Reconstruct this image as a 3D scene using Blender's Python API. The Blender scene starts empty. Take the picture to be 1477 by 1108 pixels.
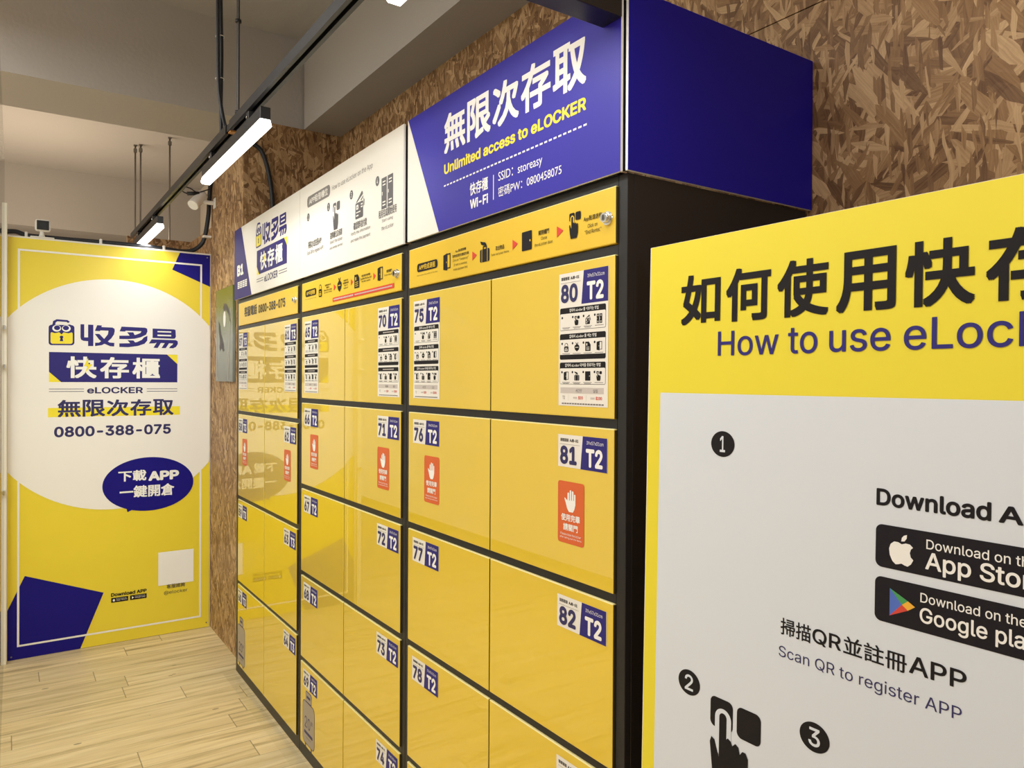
import bpy, bmesh, math, random
from mathutils import Vector, Matrix
from mathutils.geometry import tessellate_polygon, delaunay_2d_cdt

random.seed(7)
S = bpy.context.scene
COL = S.collection

# ------------------------------------------------------------------ camera
cam = bpy.data.cameras.new('camera')
cam.sensor_width = 36.0
cam.sensor_fit = 'HORIZONTAL'
cam.lens = 26.147
cam.clip_start = 0.01
cam.clip_end = 100
camo = bpy.data.objects.new('camera', cam)
COL.objects.link(camo)
yaw, pitch, roll = 0.9720659, -0.00489338, 0.00545687
f = Vector((-math.sin(yaw) * math.cos(pitch), math.cos(yaw) * math.cos(pitch), math.sin(pitch)))
r = Vector((math.cos(yaw), math.sin(yaw), 0))
u = r.cross(f)
r2 = math.cos(roll) * r + math.sin(roll) * u
u2 = -math.sin(roll) * r + math.cos(roll) * u
camo.matrix_world = Matrix(((r2.x, u2.x, -f.x, 1.5237), (r2.y, u2.y, -f.y, -0.9763), (r2.z, u2.z, -f.z, 1.4935), (0, 0, 0, 1)))
S.camera = camo

# ------------------------------------------------------------------ world, exposure
W = bpy.data.worlds.new('room_air')
S.world = W
W.use_nodes = True
W.node_tree.nodes['Background'].inputs[0].default_value = (1.0, 0.98, 0.95, 1)
W.node_tree.nodes['Background'].inputs[1].default_value = 0.3
S.view_settings.view_transform = 'Standard'
S.view_settings.look = 'None'
S.view_settings.exposure = 0.14
S.view_settings.gamma = 1.0
S.view_settings.use_curve_mapping = False
S.cycles.max_bounces = 8
S.cycles.use_denoising = True
S.cycles.sample_clamp_indirect = 4.0

LAMP_W = 2.5          # watts of each linear lamp's light
LAMP_GLOW = 3.8        # strength of its visible diffuser


def area_light(name, loc, rot, sx, sy, watts, color, spread=180):
    l = bpy.data.lights.new(name, 'AREA')
    l.shape = 'RECTANGLE'
    l.size, l.size_y = sx, sy
    l.energy = watts
    l.color = color
    l.spread = math.radians(spread)
    o = bpy.data.objects.new(name, l)
    COL.objects.link(o)
    o.location = loc
    o.rotation_euler = rot
    return o


# added fill lights out of view, there only to brighten the room
area_light('far_room_fill', (-4.9, -0.9, 2.15), (math.pi, 0, 0), 1.2, 0.6, 17, (1.0, 0.81, 0.58))
area_light('aisle_fill', (-1.0, -1.9, 3.1), (0, 0, 0), 3.6, 0.8, 70, (1.0, 0.985, 0.96))
area_light('wall_fill', (2.3, -0.55, 2.75), (math.radians(62), 0, 0), 1.4, 0.15, 20, (1.0, 0.97, 0.9), 100)
q_ = (Vector((-3.2, -0.5, 0.6)) - Vector((0.2, -2.2, 2.9))).to_track_quat('-Z', 'Y').to_euler()
area_light('banner_fill', (0.2, -2.2, 2.9), q_, 0.8, 0.8, 2.5, (1.0, 0.985, 0.96), 46)
area_light('corridor_fill', (-3.1, -2.66, 1.36), (math.radians(90), 0, 0), 8.0, 2.6, 22, (1.0, 0.985, 0.96))  # broad invisible-source fill added behind the glass for the locker fronts

# ------------------------------------------------------------------ materials


def lin(c):
    c = c / 255.0
    return c / 12.92 if c <= 0.04045 else ((c + 0.055) / 1.055) ** 2.4


def rgb(h):
    return (lin(int(h[0:2], 16)), lin(int(h[2:4], 16)), lin(int(h[4:6], 16)), 1.0)


MATS = {}


def mat(name, hexc, rough=0.5, metal=0.0, spec=0.5, bump=0.0, bscale=40.0, vary=0.03, vscale=6.0):
    m = bpy.data.materials.new(name)
    m.use_nodes = True
    nt = m.node_tree
    b = nt.nodes['Principled BSDF']
    b.inputs['Roughness'].default_value = rough
    b.inputs['Metallic'].default_value = metal
    b.inputs['Specular IOR Level'].default_value = spec
    tc = nt.nodes.new('ShaderNodeTexCoord')
    n = nt.nodes.new('ShaderNodeTexNoise')
    n.inputs['Scale'].default_value = vscale
    n.inputs['Detail'].default_value = 3
    nt.links.new(tc.outputs['Object'], n.inputs['Vector'])
    h = nt.nodes.new('ShaderNodeHueSaturation')
    h.inputs['Color'].default_value = rgb(hexc)
    mr = nt.nodes.new('ShaderNodeMapRange')
    mr.inputs['To Min'].default_value = 1 - vary
    mr.inputs['To Max'].default_value = 1 + vary
    nt.links.new(n.outputs['Fac'], mr.inputs['Value'])
    nt.links.new(mr.outputs['Result'], h.inputs['Value'])
    nt.links.new(h.outputs['Color'], b.inputs['Base Color'])
    if bump:
        n2 = nt.nodes.new('ShaderNodeTexNoise')
        n2.inputs['Scale'].default_value = bscale
        n2.inputs['Detail'].default_value = 2
        nt.links.new(tc.outputs['Object'], n2.inputs['Vector'])
        bp = nt.nodes.new('ShaderNodeBump')
        bp.inputs['Strength'].default_value = bump
        bp.inputs['Distance'].default_value = 0.01
        nt.links.new(n2.outputs['Fac'], bp.inputs['Height'])
        nt.links.new(bp.outputs['Normal'], b.inputs['Normal'])
    MATS[name] = m
    return m


mat('locker_yellow', 'EBC822', 0.3, spec=0.3, vary=0.02)
_b = MATS['locker_yellow'].node_tree.nodes['Principled BSDF']
_b.inputs['Coat Weight'].default_value = 1.0
_b.inputs['Coat IOR'].default_value = 2.0
_b.inputs['Coat Roughness'].default_value = 0.008
mat('edge_glint', 'F3E7A4', 0.35)  # highlight painted on the upward edges of doors and panels
mat('side_shade', '4A3E16', 0.5)  # shade painted on door and panel ends to darken the gaps
mat('strip_yellow', 'E8C236', 0.3, vary=0.02)
mat('black_metal', '1C1B1D', 0.38, spec=0.4, bump=0.02, bscale=300)
mat('black_plastic', '17171A', 0.42)
mat('cable_rubber', '1D2027', 0.5)
mat('track_black', '17181C', 0.4)
mat('white_board', 'EAE6DF', 0.6, spec=0.25, vary=0.015)
mat('foam_edge', 'F6F4F0', 0.6)
mat('header_blue', '2C22A2', 0.45, spec=0.32, bump=0.02, bscale=400)
mat('side_blue', '1B149C', 0.5, spec=0.18)
mat('print_blue', '2A2478', 0.5, spec=0.3)
mat('print_navy', '26235F', 0.45)
mat('print_black', '19161A', 0.55, spec=0.2)
mat('print_dark_grey', '4A4648', 0.5)
mat('print_grey', '77726F', 0.5)
mat('print_light_grey', 'C9C0BB', 0.5)
mat('print_white', 'F5F4F1', 0.45, spec=0.3)
mat('print_yellow', 'F4E230', 0.45)
mat('print_red', 'D93A2B', 0.5)
mat('print_orange', 'DA632C', 0.45)
mat('label_white', 'EDE9E2', 0.35)
mat('sheet_yellow', 'EDD63A', 0.38, bump=0.03, bscale=5, vary=0.02)
mat('sheet_white', 'F3F0EC', 0.38, bump=0.03, bscale=5, vary=0.01)
mat('sheet_blue', '19127F', 0.5, spec=0.18, bump=0.03, bscale=5, vary=0.02)
mat('sign_yellow', 'ECDB2E', 0.5, vary=0.015)
mat('sign_white', 'DAE1EB', 0.5, vary=0.01)
mat('badge_black', '19161E', 0.5, spec=0.2)
mat('play_blue', '4A6CC8', 0.5)
mat('play_green', '3F9A55', 0.5)
mat('play_yellow', 'F2B431', 0.5)
mat('play_red', 'D5402F', 0.5)
mat('ceiling_paint', 'B3AEAA', 0.85, bump=0.08, bscale=60, vary=0.03, vscale=2)
mat('wall_paint', 'DDD2C2', 0.85, bump=0.05, bscale=60, vary=0.02, vscale=2)
mat('chrome', 'E8E8E8', 0.2, metal=1.0)
mat('pale_metal', 'E9E3D6', 0.25, spec=0.6)
mat('steel', '8C8A86', 0.35, metal=0.9)
mat('dark_steel', '4C4A48', 0.5, metal=0.6)
mat('white_plastic', 'E9E6E1', 0.35)
mat('clip_white', 'E6E2DC', 0.5)
mat('copper_end', 'C98A46', 0.4)
mat('luggage_grey', 'A79B8C', 0.5)


def emit(name, color, strength):
    m = bpy.data.materials.new(name)
    m.use_nodes = True
    b = m.node_tree.nodes['Principled BSDF']
    b.inputs['Base Color'].default_value = (0.9, 0.9, 0.9, 1)
    b.inputs['Emission Color'].default_value = color
    b.inputs['Emission Strength'].default_value = strength
    MATS[name] = m


emit('lamp_glow', (1.0, 0.98, 0.92, 1), LAMP_GLOW)


def clear(name, tint, rough, facing):
    m = bpy.data.materials.new(name)
    m.use_nodes = True
    nt = m.node_tree
    nt.nodes.remove(nt.nodes['Principled BSDF'])
    t = nt.nodes.new('ShaderNodeBsdfTransparent')
    t.inputs['Color'].default_value = tint
    g = nt.nodes.new('ShaderNodeBsdfGlossy')
    g.inputs['Roughness'].default_value = rough
    # thin sheet: Schlick reflectance, the same from both faces
    ge = nt.nodes.new('ShaderNodeNewGeometry')
    dt = nt.nodes.new('ShaderNodeVectorMath')
    dt.operation = 'DOT_PRODUCT'
    nt.links.new(ge.outputs['Normal'], dt.inputs[0])
    nt.links.new(ge.outputs['Incoming'], dt.inputs[1])
    v = dt.outputs['Value']
    f0 = ((facing - 1) / (facing + 1)) ** 2
    for op, a in (('ABSOLUTE', None), ('SUBTRACT', 1.0), ('POWER', 5.0), ('MULTIPLY', 1 - f0), ('ADD', f0)):
        n = nt.nodes.new('ShaderNodeMath')
        n.operation = op
        if op == 'SUBTRACT':
            n.inputs[0].default_value = a
            nt.links.new(v, n.inputs[1])
        else:
            nt.links.new(v, n.inputs[0])
            if a is not None:
                n.inputs[1].default_value = a
        v = n.outputs[0]
    mx = nt.nodes.new('ShaderNodeMixShader')
    nt.links.new(v, mx.inputs[0])
    nt.links.new(t.outputs[0], mx.inputs[1])
    nt.links.new(g.outputs[0], mx.inputs[2])
    nt.links.new(mx.outputs[0], nt.nodes['Material Output'].inputs['Surface'])
    MATS[name] = m


clear('glass', (0.93, 0.96, 0.94, 1), 0.0, 1.5)
clear('clear_film', (1.0, 1.0, 1.0, 1), 0.12, 1.4)


def osb(name, dark, mid, light):
    """oriented strand board: several layers of long flakes at different angles"""
    m = bpy.data.materials.new(name)
    m.use_nodes = True
    nt = m.node_tree
    b = nt.nodes['Principled BSDF']
    b.inputs['Roughness'].default_value = 0.55
    b.inputs['Specular IOR Level'].default_value = 0.35
    tc = nt.nodes.new('ShaderNodeTexCoord')
    L = nt.links.new
    # board coordinates: width along x+y, height along z
    sp = nt.nodes.new('ShaderNodeSeparateXYZ')
    L(tc.outputs['Object'], sp.inputs[0])
    ad = nt.nodes.new('ShaderNodeMath')
    ad.operation = 'ADD'
    L(sp.outputs[0], ad.inputs[0])
    L(sp.outputs[1], ad.inputs[1])
    cb = nt.nodes.new('ShaderNodeCombineXYZ')
    L(ad.outputs[0], cb.inputs[0])
    L(sp.outputs[2], cb.inputs[1])
    wn = nt.nodes.new('ShaderNodeTexNoise')
    wn.inputs['Scale'].default_value = 9
    wn.inputs['Detail'].default_value = 3
    L(cb.outputs[0], wn.inputs['Vector'])
    wv = nt.nodes.new('ShaderNodeVectorMath')
    wv.operation = 'MULTIPLY_ADD'
    wv.inputs[1].default_value = (0.016, 0.016, 0)
    L(wn.outputs['Color'], wv.inputs[0])
    L(cb.outputs[0], wv.inputs[2])
    prev = None
    hprev = None
    for k, (ang, sx, sy, off) in enumerate(((8, 9, 30, 0.0), (72, 10, 42, 3.1), (-48, 9, 36, 7.7), (102, 11, 48, 12.3), (32, 13, 62, 17.9), (83, 10, 55, 23.3), (-18, 14, 70, 29.1), (55, 18, 90, 37.7), (125, 12, 44, 41.3), (94, 22, 130, 47.9))):
        mp = nt.nodes.new('ShaderNodeMapping')
        mp.vector_type = 'TEXTURE'
        mp.inputs['Rotation'].default_value = (0, 0, math.radians(ang))
        mp.inputs['Location'].default_value = (off, off * 1.7, 0)
        L(wv.outputs[0], mp.inputs['Vector'])
        sc = nt.nodes.new('ShaderNodeVectorMath')
        sc.operation = 'MULTIPLY'
        sc.inputs[1].default_value = (sx, sy, 1)
        L(mp.outputs[0], sc.inputs[0])
        v = nt.nodes.new('ShaderNodeTexVoronoi')
        v.inputs['Scale'].default_value = 1.0
        L(sc.outputs[0], v.inputs['Vector'])
        # grain running along the flake
        gs = nt.nodes.new('ShaderNodeVectorMath')
        gs.operation = 'MULTIPLY'
        gs.inputs[1].default_value = (12, 260, 1)
        L(mp.outputs[0], gs.inputs[0])
        gn = nt.nodes.new('ShaderNodeTexNoise')
        gn.inputs['Scale'].default_value = 1.0
        gn.inputs['Detail'].default_value = 2
        L(gs.outputs[0], gn.inputs['Vector'])
        sc2 = nt.nodes.new('ShaderNodeSeparateColor')
        L(v.outputs['Color'], sc2.inputs[0])
        mixv = nt.nodes.new('ShaderNodeMath')
        mixv.operation = 'MULTIPLY_ADD'
        mixv.inputs[1].default_value = 0.75
        L(sc2.outputs[0], mixv.inputs[0])
        g2 = nt.nodes.new('ShaderNodeMath')
        g2.operation = 'MULTIPLY_ADD'
        g2.inputs[1].default_value = 0.55
        g2.inputs[2].default_value = -0.15
        L(gn.outputs['Fac'], g2.inputs[0])
        L(g2.outputs[0], mixv.inputs[2])
        cr = nt.nodes.new('ShaderNodeValToRGB')
        e = cr.color_ramp.elements
        e[0].position, e[0].color = 0.08, rgb(dark)
        e[1].position, e[1].color = 0.95, rgb(light)
        x = e.new(0.5)
        x.color = rgb(mid)
        L(mixv.outputs[0], cr.inputs['Fac'])
        if prev is None:
            prev = cr.outputs['Color']
            hprev = sc2.outputs[1]
        else:
            th = nt.nodes.new('ShaderNodeMath')
            th.operation = 'GREATER_THAN'
            th.inputs[1].default_value = 0.6 if k < 4 else 0.76
            L(sc2.outputs[2], th.inputs[0])
            mx = nt.nodes.new('ShaderNodeMixRGB')
            tf = nt.nodes.new('ShaderNodeMath')
            tf.operation = 'MULTIPLY'
            tf.inputs[1].default_value = 0.92
            L(th.outputs[0], tf.inputs[0])
            L(tf.outputs[0], mx.inputs['Fac'])
            L(prev, mx.inputs['Color1'])
            L(cr.outputs['Color'], mx.inputs['Color2'])
            prev = mx.outputs['Color']
            mh = nt.nodes.new('ShaderNodeMixRGB')
            L(th.outputs[0], mh.inputs['Fac'])
            L(hprev, mh.inputs['Color1'])
            L(sc2.outputs[1], mh.inputs['Color2'])
            hprev = mh.outputs['Color']
    L(prev, b.inputs['Base Color'])
    bp = nt.nodes.new('ShaderNodeBump')
    bp.inputs['Strength'].default_value = 0.35
    bp.inputs['Distance'].default_value = 0.004
    L(hprev, bp.inputs['Height'])
    L(bp.outputs['Normal'], b.inputs['Normal'])
    MATS[name] = m


osb('osb_board', '64452D', '9C7850', 'D6B488')


def planks(name):
    m = bpy.data.materials.new(name)
    m.use_nodes = True
    nt = m.node_tree
    b = nt.nodes['Principled BSDF']
    b.inputs['Roughness'].default_value = 0.42
    b.inputs['Specular IOR Level'].default_value = 0.4
    L = nt.links.new
    tc = nt.nodes.new('ShaderNodeTexCoord')
    sp = nt.nodes.new('ShaderNodeSeparateXYZ')
    L(tc.outputs['Object'], sp.inputs[0])

    def M(op, a, bb=None, c=None):
        n = nt.nodes.new('ShaderNodeMath')
        n.operation = op
        for i, q in enumerate((a, bb, c)):
            if q is None:
                continue
            if isinstance(q, (int, float)):
                n.inputs[i].default_value = q
            else:
                L(q, n.inputs[i])
        return n.outputs[0]
    wx = M('DIVIDE', M('ADD', sp.outputs[0], 1.763), 0.147)
    row = M('FLOOR', wx)
    fx = M('FRACT', wx)
    wnz = nt.nodes.new('ShaderNodeTexWhiteNoise')
    wnz.noise_dimensions = '1D'
    L(row, wnz.inputs['W'])
    wy = M('ADD', M('DIVIDE', sp.outputs[1], 0.92), M('MULTIPLY', wnz.outputs['Value'], 1.0))
    pl = M('FLOOR', wy)
    fy = M('FRACT', wy)
    wn2 = nt.nodes.new('ShaderNodeTexWhiteNoise')
    wn2.noise_dimensions = '2D'
    cb = nt.nodes.new('ShaderNodeCombineXYZ')
    L(row, cb.inputs[0])
    L(pl, cb.inputs[1])
    L(cb.outputs[0], wn2.inputs['Vector'])
    # grain
    cg = nt.nodes.new('ShaderNodeCombineXYZ')
    L(M('ADD', M('MULTIPLY', sp.outputs[0], 26.0), M('MULTIPLY', wn2.outputs['Value'], 37.0)), cg.inputs[0])
    L(M('MULTIPLY', sp.outputs[1], 1.6), cg.inputs[1])
    L(M('MULTIPLY', wn2.outputs['Value'], 11.0), cg.inputs[2])
    gn = nt.nodes.new('ShaderNodeTexNoise')
    gn.inputs['Scale'].default_value = 1.0
    gn.inputs['Detail'].default_value = 6
    gn.inputs['Roughness'].default_value = 0.62
    gn.inputs['Distortion'].default_value = 0.6
    L(cg.outputs[0], gn.inputs['Vector'])
    cr = nt.nodes.new('ShaderNodeValToRGB')
    e = cr.color_ramp.elements
    e[0].position, e[0].color = 0.25, rgb('94805F')
    e[1].position, e[1].color = 0.72, rgb('F0DEB8')
    x = e.new(0.45)
    x.color = rgb('DAC394')
    L(gn.outputs['Fac'], cr.inputs['Fac'])
    # fine pores
    fn = nt.nodes.new('ShaderNodeTexNoise')
    fn.inputs['Scale'].default_value = 3.2
    fn.inputs['Detail'].default_value = 4
    L(cg.outputs[0], fn.inputs['Vector'])
    h = nt.nodes.new('ShaderNodeHueSaturation')
    L(cr.outputs['Color'], h.inputs['Color'])
    L(M('ADD', M('MULTIPLY', wn2.outputs['Value'], 0.16), M('MULTIPLY_ADD', fn.outputs['Fac'], 0.3, 0.77)), h.inputs['Value'])
    # knots
    cv = nt.nodes.new('ShaderNodeCombineXYZ')
    L(M('MULTIPLY', sp.outputs[0], 9.0), cv.inputs[0])
    L(M('MULTIPLY', sp.outputs[1], 4.0), cv.inputs[1])
    vo = nt.nodes.new('ShaderNodeTexVoronoi')
    vo.inputs['Scale'].default_value = 1.0
    L(cv.outputs[0], vo.inputs['Vector'])
    kn = M('LESS_THAN', vo.outputs['Distance'], 0.06)
    mk = nt.nodes.new('ShaderNodeMixRGB')
    mk.inputs['Color2'].default_value = rgb('7B6A52')
    L(M('MULTIPLY', kn, 0.7), mk.inputs['Fac'])
    L(h.outputs['Color'], mk.inputs['Color1'])
    # joints between planks
    j1 = M('MINIMUM', fx, M('SUBTRACT', 1.0, fx))
    j2 = M('MULTIPLY', M('MINIMUM', fy, M('SUBTRACT', 1.0, fy)), 6.2)
    jj = M('LESS_THAN', M('MINIMUM', M('MULTIPLY', j1, 2.0), j2), 0.013)
    mj = nt.nodes.new('ShaderNodeMixRGB')
    mj.inputs['Color2'].default_value = rgb('6E5D45')
    L(M('MULTIPLY', jj, 0.7), mj.inputs['Fac'])
    L(mk.outputs['Color'], mj.inputs['Color1'])
    L(mj.outputs['Color'], b.inputs['Base Color'])
    bp = nt.nodes.new('ShaderNodeBump')
    bp.inputs['Strength'].default_value = 0.15
    bp.inputs['Distance'].default_value = 0.003
    L(gn.outputs['Fac'], bp.inputs['Height'])
    L(bp.outputs['Normal'], b.inputs['Normal'])
    MATS[name] = m


planks('floor_planks')


def misty(name):
    """picture of a misty road: olive sky, blue-grey mist"""
    m = bpy.data.materials.new(name)
    m.use_nodes = True
    nt = m.node_tree
    b = nt.nodes['Principled BSDF']
    b.inputs['Roughness'].default_value = 0.25
    tc = nt.nodes.new('ShaderNodeTexCoord')
    sp = nt.nodes.new('ShaderNodeSeparateXYZ')
    nt.links.new(tc.outputs['Object'], sp.inputs[0])
    n = nt.nodes.new('ShaderNodeTexNoise')
    n.inputs['Scale'].default_value = 7
    nt.links.new(tc.outputs['Object'], n.inputs['Vector'])
    a = nt.nodes.new('ShaderNodeMath')
    a.operation = 'MULTIPLY_ADD'
    a.inputs[1].default_value = 0.16
    nt.links.new(n.outputs['Fac'], a.inputs[0])
    nt.links.new(sp.outputs[2], a.inputs[2])
    cr = nt.nodes.new('ShaderNodeValToRGB')
    e = cr.color_ramp.elements
    e[0].position, e[0].color = 0.0, rgb('666B66')
    e[1].position, e[1].color = 0.62, rgb('4C5A1C')
    x = e.new(0.3)
    x.color = rgb('8B918C')
    x = e.new(0.42)
    x.color = rgb('767E5C')
    nt.links.new(a.outputs[0], cr.inputs['Fac'])
    nt.links.new(cr.outputs['Color'], b.inputs['Base Color'])
    MATS[name] = m


misty('misty_print')

# ------------------------------------------------------------------ mesh builder


class MB:
    def __init__(s, o=(0, 0, 0)):
        s.bm = bmesh.new()
        s.o = Vector(o)
        s.m = []

    def mi(s, name):
        if name not in s.m:
            s.m.append(name)
        return s.m.index(name)

    def face(s, pts, mname, smooth=False):
        vs = [s.bm.verts.new(Vector(p) - s.o) for p in pts]
        fc = s.bm.faces.new(vs)
        fc.material_index = s.mi(mname)
        fc.smooth = smooth
        return fc

    def box(s, x0, x1, y0, y1, z0, z1, mname, bevel=0.0, seg=2, edge=None):
        b = bmesh.new()
        P = [Vector((x, y, z)) - s.o for z in (z0, z1) for y in (y0, y1) for x in (x0, x1)]
        v = [b.verts.new(p) for p in P]
        for q in ((0, 2, 3, 1), (4, 5, 7, 6), (0, 1, 5, 4), (2, 6, 7, 3), (0, 4, 6, 2), (1, 3, 7, 5)):
            b.faces.new([v[i] for i in q])
        if bevel:
            bmesh.ops.bevel(b, geom=list(b.edges), offset=bevel, segments=seg, affect='EDGES', profile=0.5)
        s.merge(b, mname, False, edge)
        return s

    def merge(s, b, mname, smooth=False, edge=None):
        mi = s.mi(mname)
        mp = {}
        for v in b.verts:
            mp[v] = s.bm.verts.new(v.co)
        b.normal_update()
        for fc in b.faces:
            try:
                nf = s.bm.faces.new([mp[v] for v in fc.verts])
                nf.material_index = mi if not edge else s.mi(edge) if fc.normal.z > 0.25 else s.mi('side_shade') if abs(fc.normal.x) > 0.9 else mi
                nf.smooth = smooth
            except ValueError:
                pass
        b.free()

    def cyl(s, p0, p1, rad, mname, n=16, rad1=None):
        p0, p1 = Vector(p0), Vector(p1)
        return s.tube([p0, p1], rad, mname, n, smooth_path=False, rad1=rad1)

    def tube(s, path, rad, mname, n=10, smooth_path=True, rad1=None):
        pts = [Vector(p) for p in path]
        if smooth_path and len(pts) > 2:
            out = []
            for i in range(len(pts) - 1):
                a = pts[max(i - 1, 0)]
                b, c = pts[i], pts[i + 1]
                d = pts[min(i + 2, len(pts) - 1)]
                for k in range(6):
                    t = k / 6
                    out.append(0.5 * ((2 * b) + (c - a) * t + (2 * a - 5 * b + 4 * c - d) * t * t + (3 * b - a - 3 * c + d) * t ** 3))
            out.append(pts[-1])
            pts = out
        mi = s.mi(mname)
        rings = []
        up = None
        for i, p in enumerate(pts):
            t = (pts[min(i + 1, len(pts) - 1)] - pts[max(i - 1, 0)]).normalized()
            if up is None:
                up = t.orthogonal().normalized()
            up = (up - t * up.dot(t)).normalized()
            sd = t.cross(up)
            rr = rad if rad1 is None else rad + (rad1 - rad) * i / (len(pts) - 1)
            rings.append([s.bm.verts.new(p - s.o + (up * math.cos(2 * math.pi * k / n) + sd * math.sin(2 * math.pi * k / n)) * rr) for k in range(n)])
        for a, b in zip(rings, rings[1:]):
            for k in range(n):
                fc = s.bm.faces.new((a[k], a[(k + 1) % n], b[(k + 1) % n], b[k]))
                fc.smooth = True
                fc.material_index = mi
        for rg in (rings[0][::-1], rings[-1]):
            fc = s.bm.faces.new(rg)
            fc.material_index = mi
        return s

    def obj(s, name, parent=None, label=None):
        bmesh.ops.recalc_face_normals(s.bm, faces=[fc for fc in s.bm.faces if len(fc.verts) > 0]) if not getattr(s, 'keep', False) else None
        me = bpy.data.meshes.new(name)
        s.bm.to_mesh(me)
        s.bm.free()
        for n in s.m:
            me.materials.append(MATS[n])
        o = bpy.data.objects.new(name, me)
        COL.objects.link(o)
        if parent:
            o.parent = parent
        else:
            o.location = s.o
        if label:
            o['label'] = label
        return o


# ------------------------------------------------------------------ lettering
try:
    INTER = bpy.data.fonts.load(bpy.utils.system_resource('DATAFILES', path='fonts') + '/Inter.woff2')
except Exception:
    INTER = None
_tc = {}


def area2(p):
    return 0.5 * sum(p[i][0] * p[(i + 1) % len(p)][1] - p[(i + 1) % len(p)][0] * p[i][1] for i in range(len(p)))


def winding(pt, loops):
    """winding number of the outlines around a point (non-zero = inked)"""
    x, y = pt
    w = 0
    for p in loops:
        for i in range(len(p)):
            x0, y0 = p[i]
            x1, y1 = p[(i + 1) % len(p)]
            if (y0 <= y) != (y1 <= y):
                if x0 + (y - y0) / (y1 - y0) * (x1 - x0) > x:
                    w += 1 if y1 > y0 else -1
    return w


def glyphs(s, latin, res):
    """triangles of a line of text at size 1; overlapping strokes of a letter are filled one by one"""
    key = (s, latin, res)
    if key in _tc:
        return _tc[key]
    c = bpy.data.curves.new('lettering', 'FONT')
    c.body = s
    c.size = 1
    c.resolution_u = res
    c.fill_mode = 'NONE'
    if latin and INTER:
        c.font = INTER
    o = bpy.data.objects.new('lettering', c)
    COL.objects.link(o)
    dg = bpy.context.evaluated_depsgraph_get()
    me = bpy.data.meshes.new_from_object(o.evaluated_get(dg))
    vs = [(v.co.x, v.co.y) for v in me.vertices]
    adj = {}
    for e in me.edges:
        a, b = e.vertices
        adj.setdefault(a, []).append(b)
        adj.setdefault(b, []).append(a)
    seen = set()
    loops = []
    for st in range(len(vs)):
        if st in seen or st not in adj:
            continue
        lp = [st]
        seen.add(st)
        cur = st
        nxt = min(adj[st], key=lambda q: (q != st + 1, q))
        while nxt not in seen:
            lp.append(nxt)
            seen.add(nxt)
            cur = nxt
            cand = [q for q in adj[cur] if q not in seen]
            if not cand:
                break
            nxt = cand[0]
        pl = []
        for i in lp:
            if not pl or (abs(vs[i][0] - pl[-1][0]) + abs(vs[i][1] - pl[-1][1])) > 1e-5:
                pl.append(vs[i])
        if len(pl) > 2 and abs(area2(pl)) > 1e-7:
            loops.append(pl)
    tris = []
    if loops:
        pts, ed = [], []
        for p in loops:
            k0 = len(pts)
            pts += [Vector(q) for q in p]
            ed += [(k0 + i, k0 + (i + 1) % len(p)) for i in range(len(p))]
        ov, _, of, *_r = delaunay_2d_cdt(pts, ed, [], 0, 1e-6)
        for fc in of:
            q = [(ov[i].x, ov[i].y) for i in fc]
            c0 = (sum(a for a, _ in q) / len(q), sum(b_ for _, b_ in q) / len(q))
            if winding(c0, loops):
                tris.append(q)
    bpy.data.objects.remove(o)
    bpy.data.meshes.remove(me)
    _tc[key] = tris
    return tris


def is_latin(s):
    return all(ord(ch) < 0x2000 for ch in s)


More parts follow.
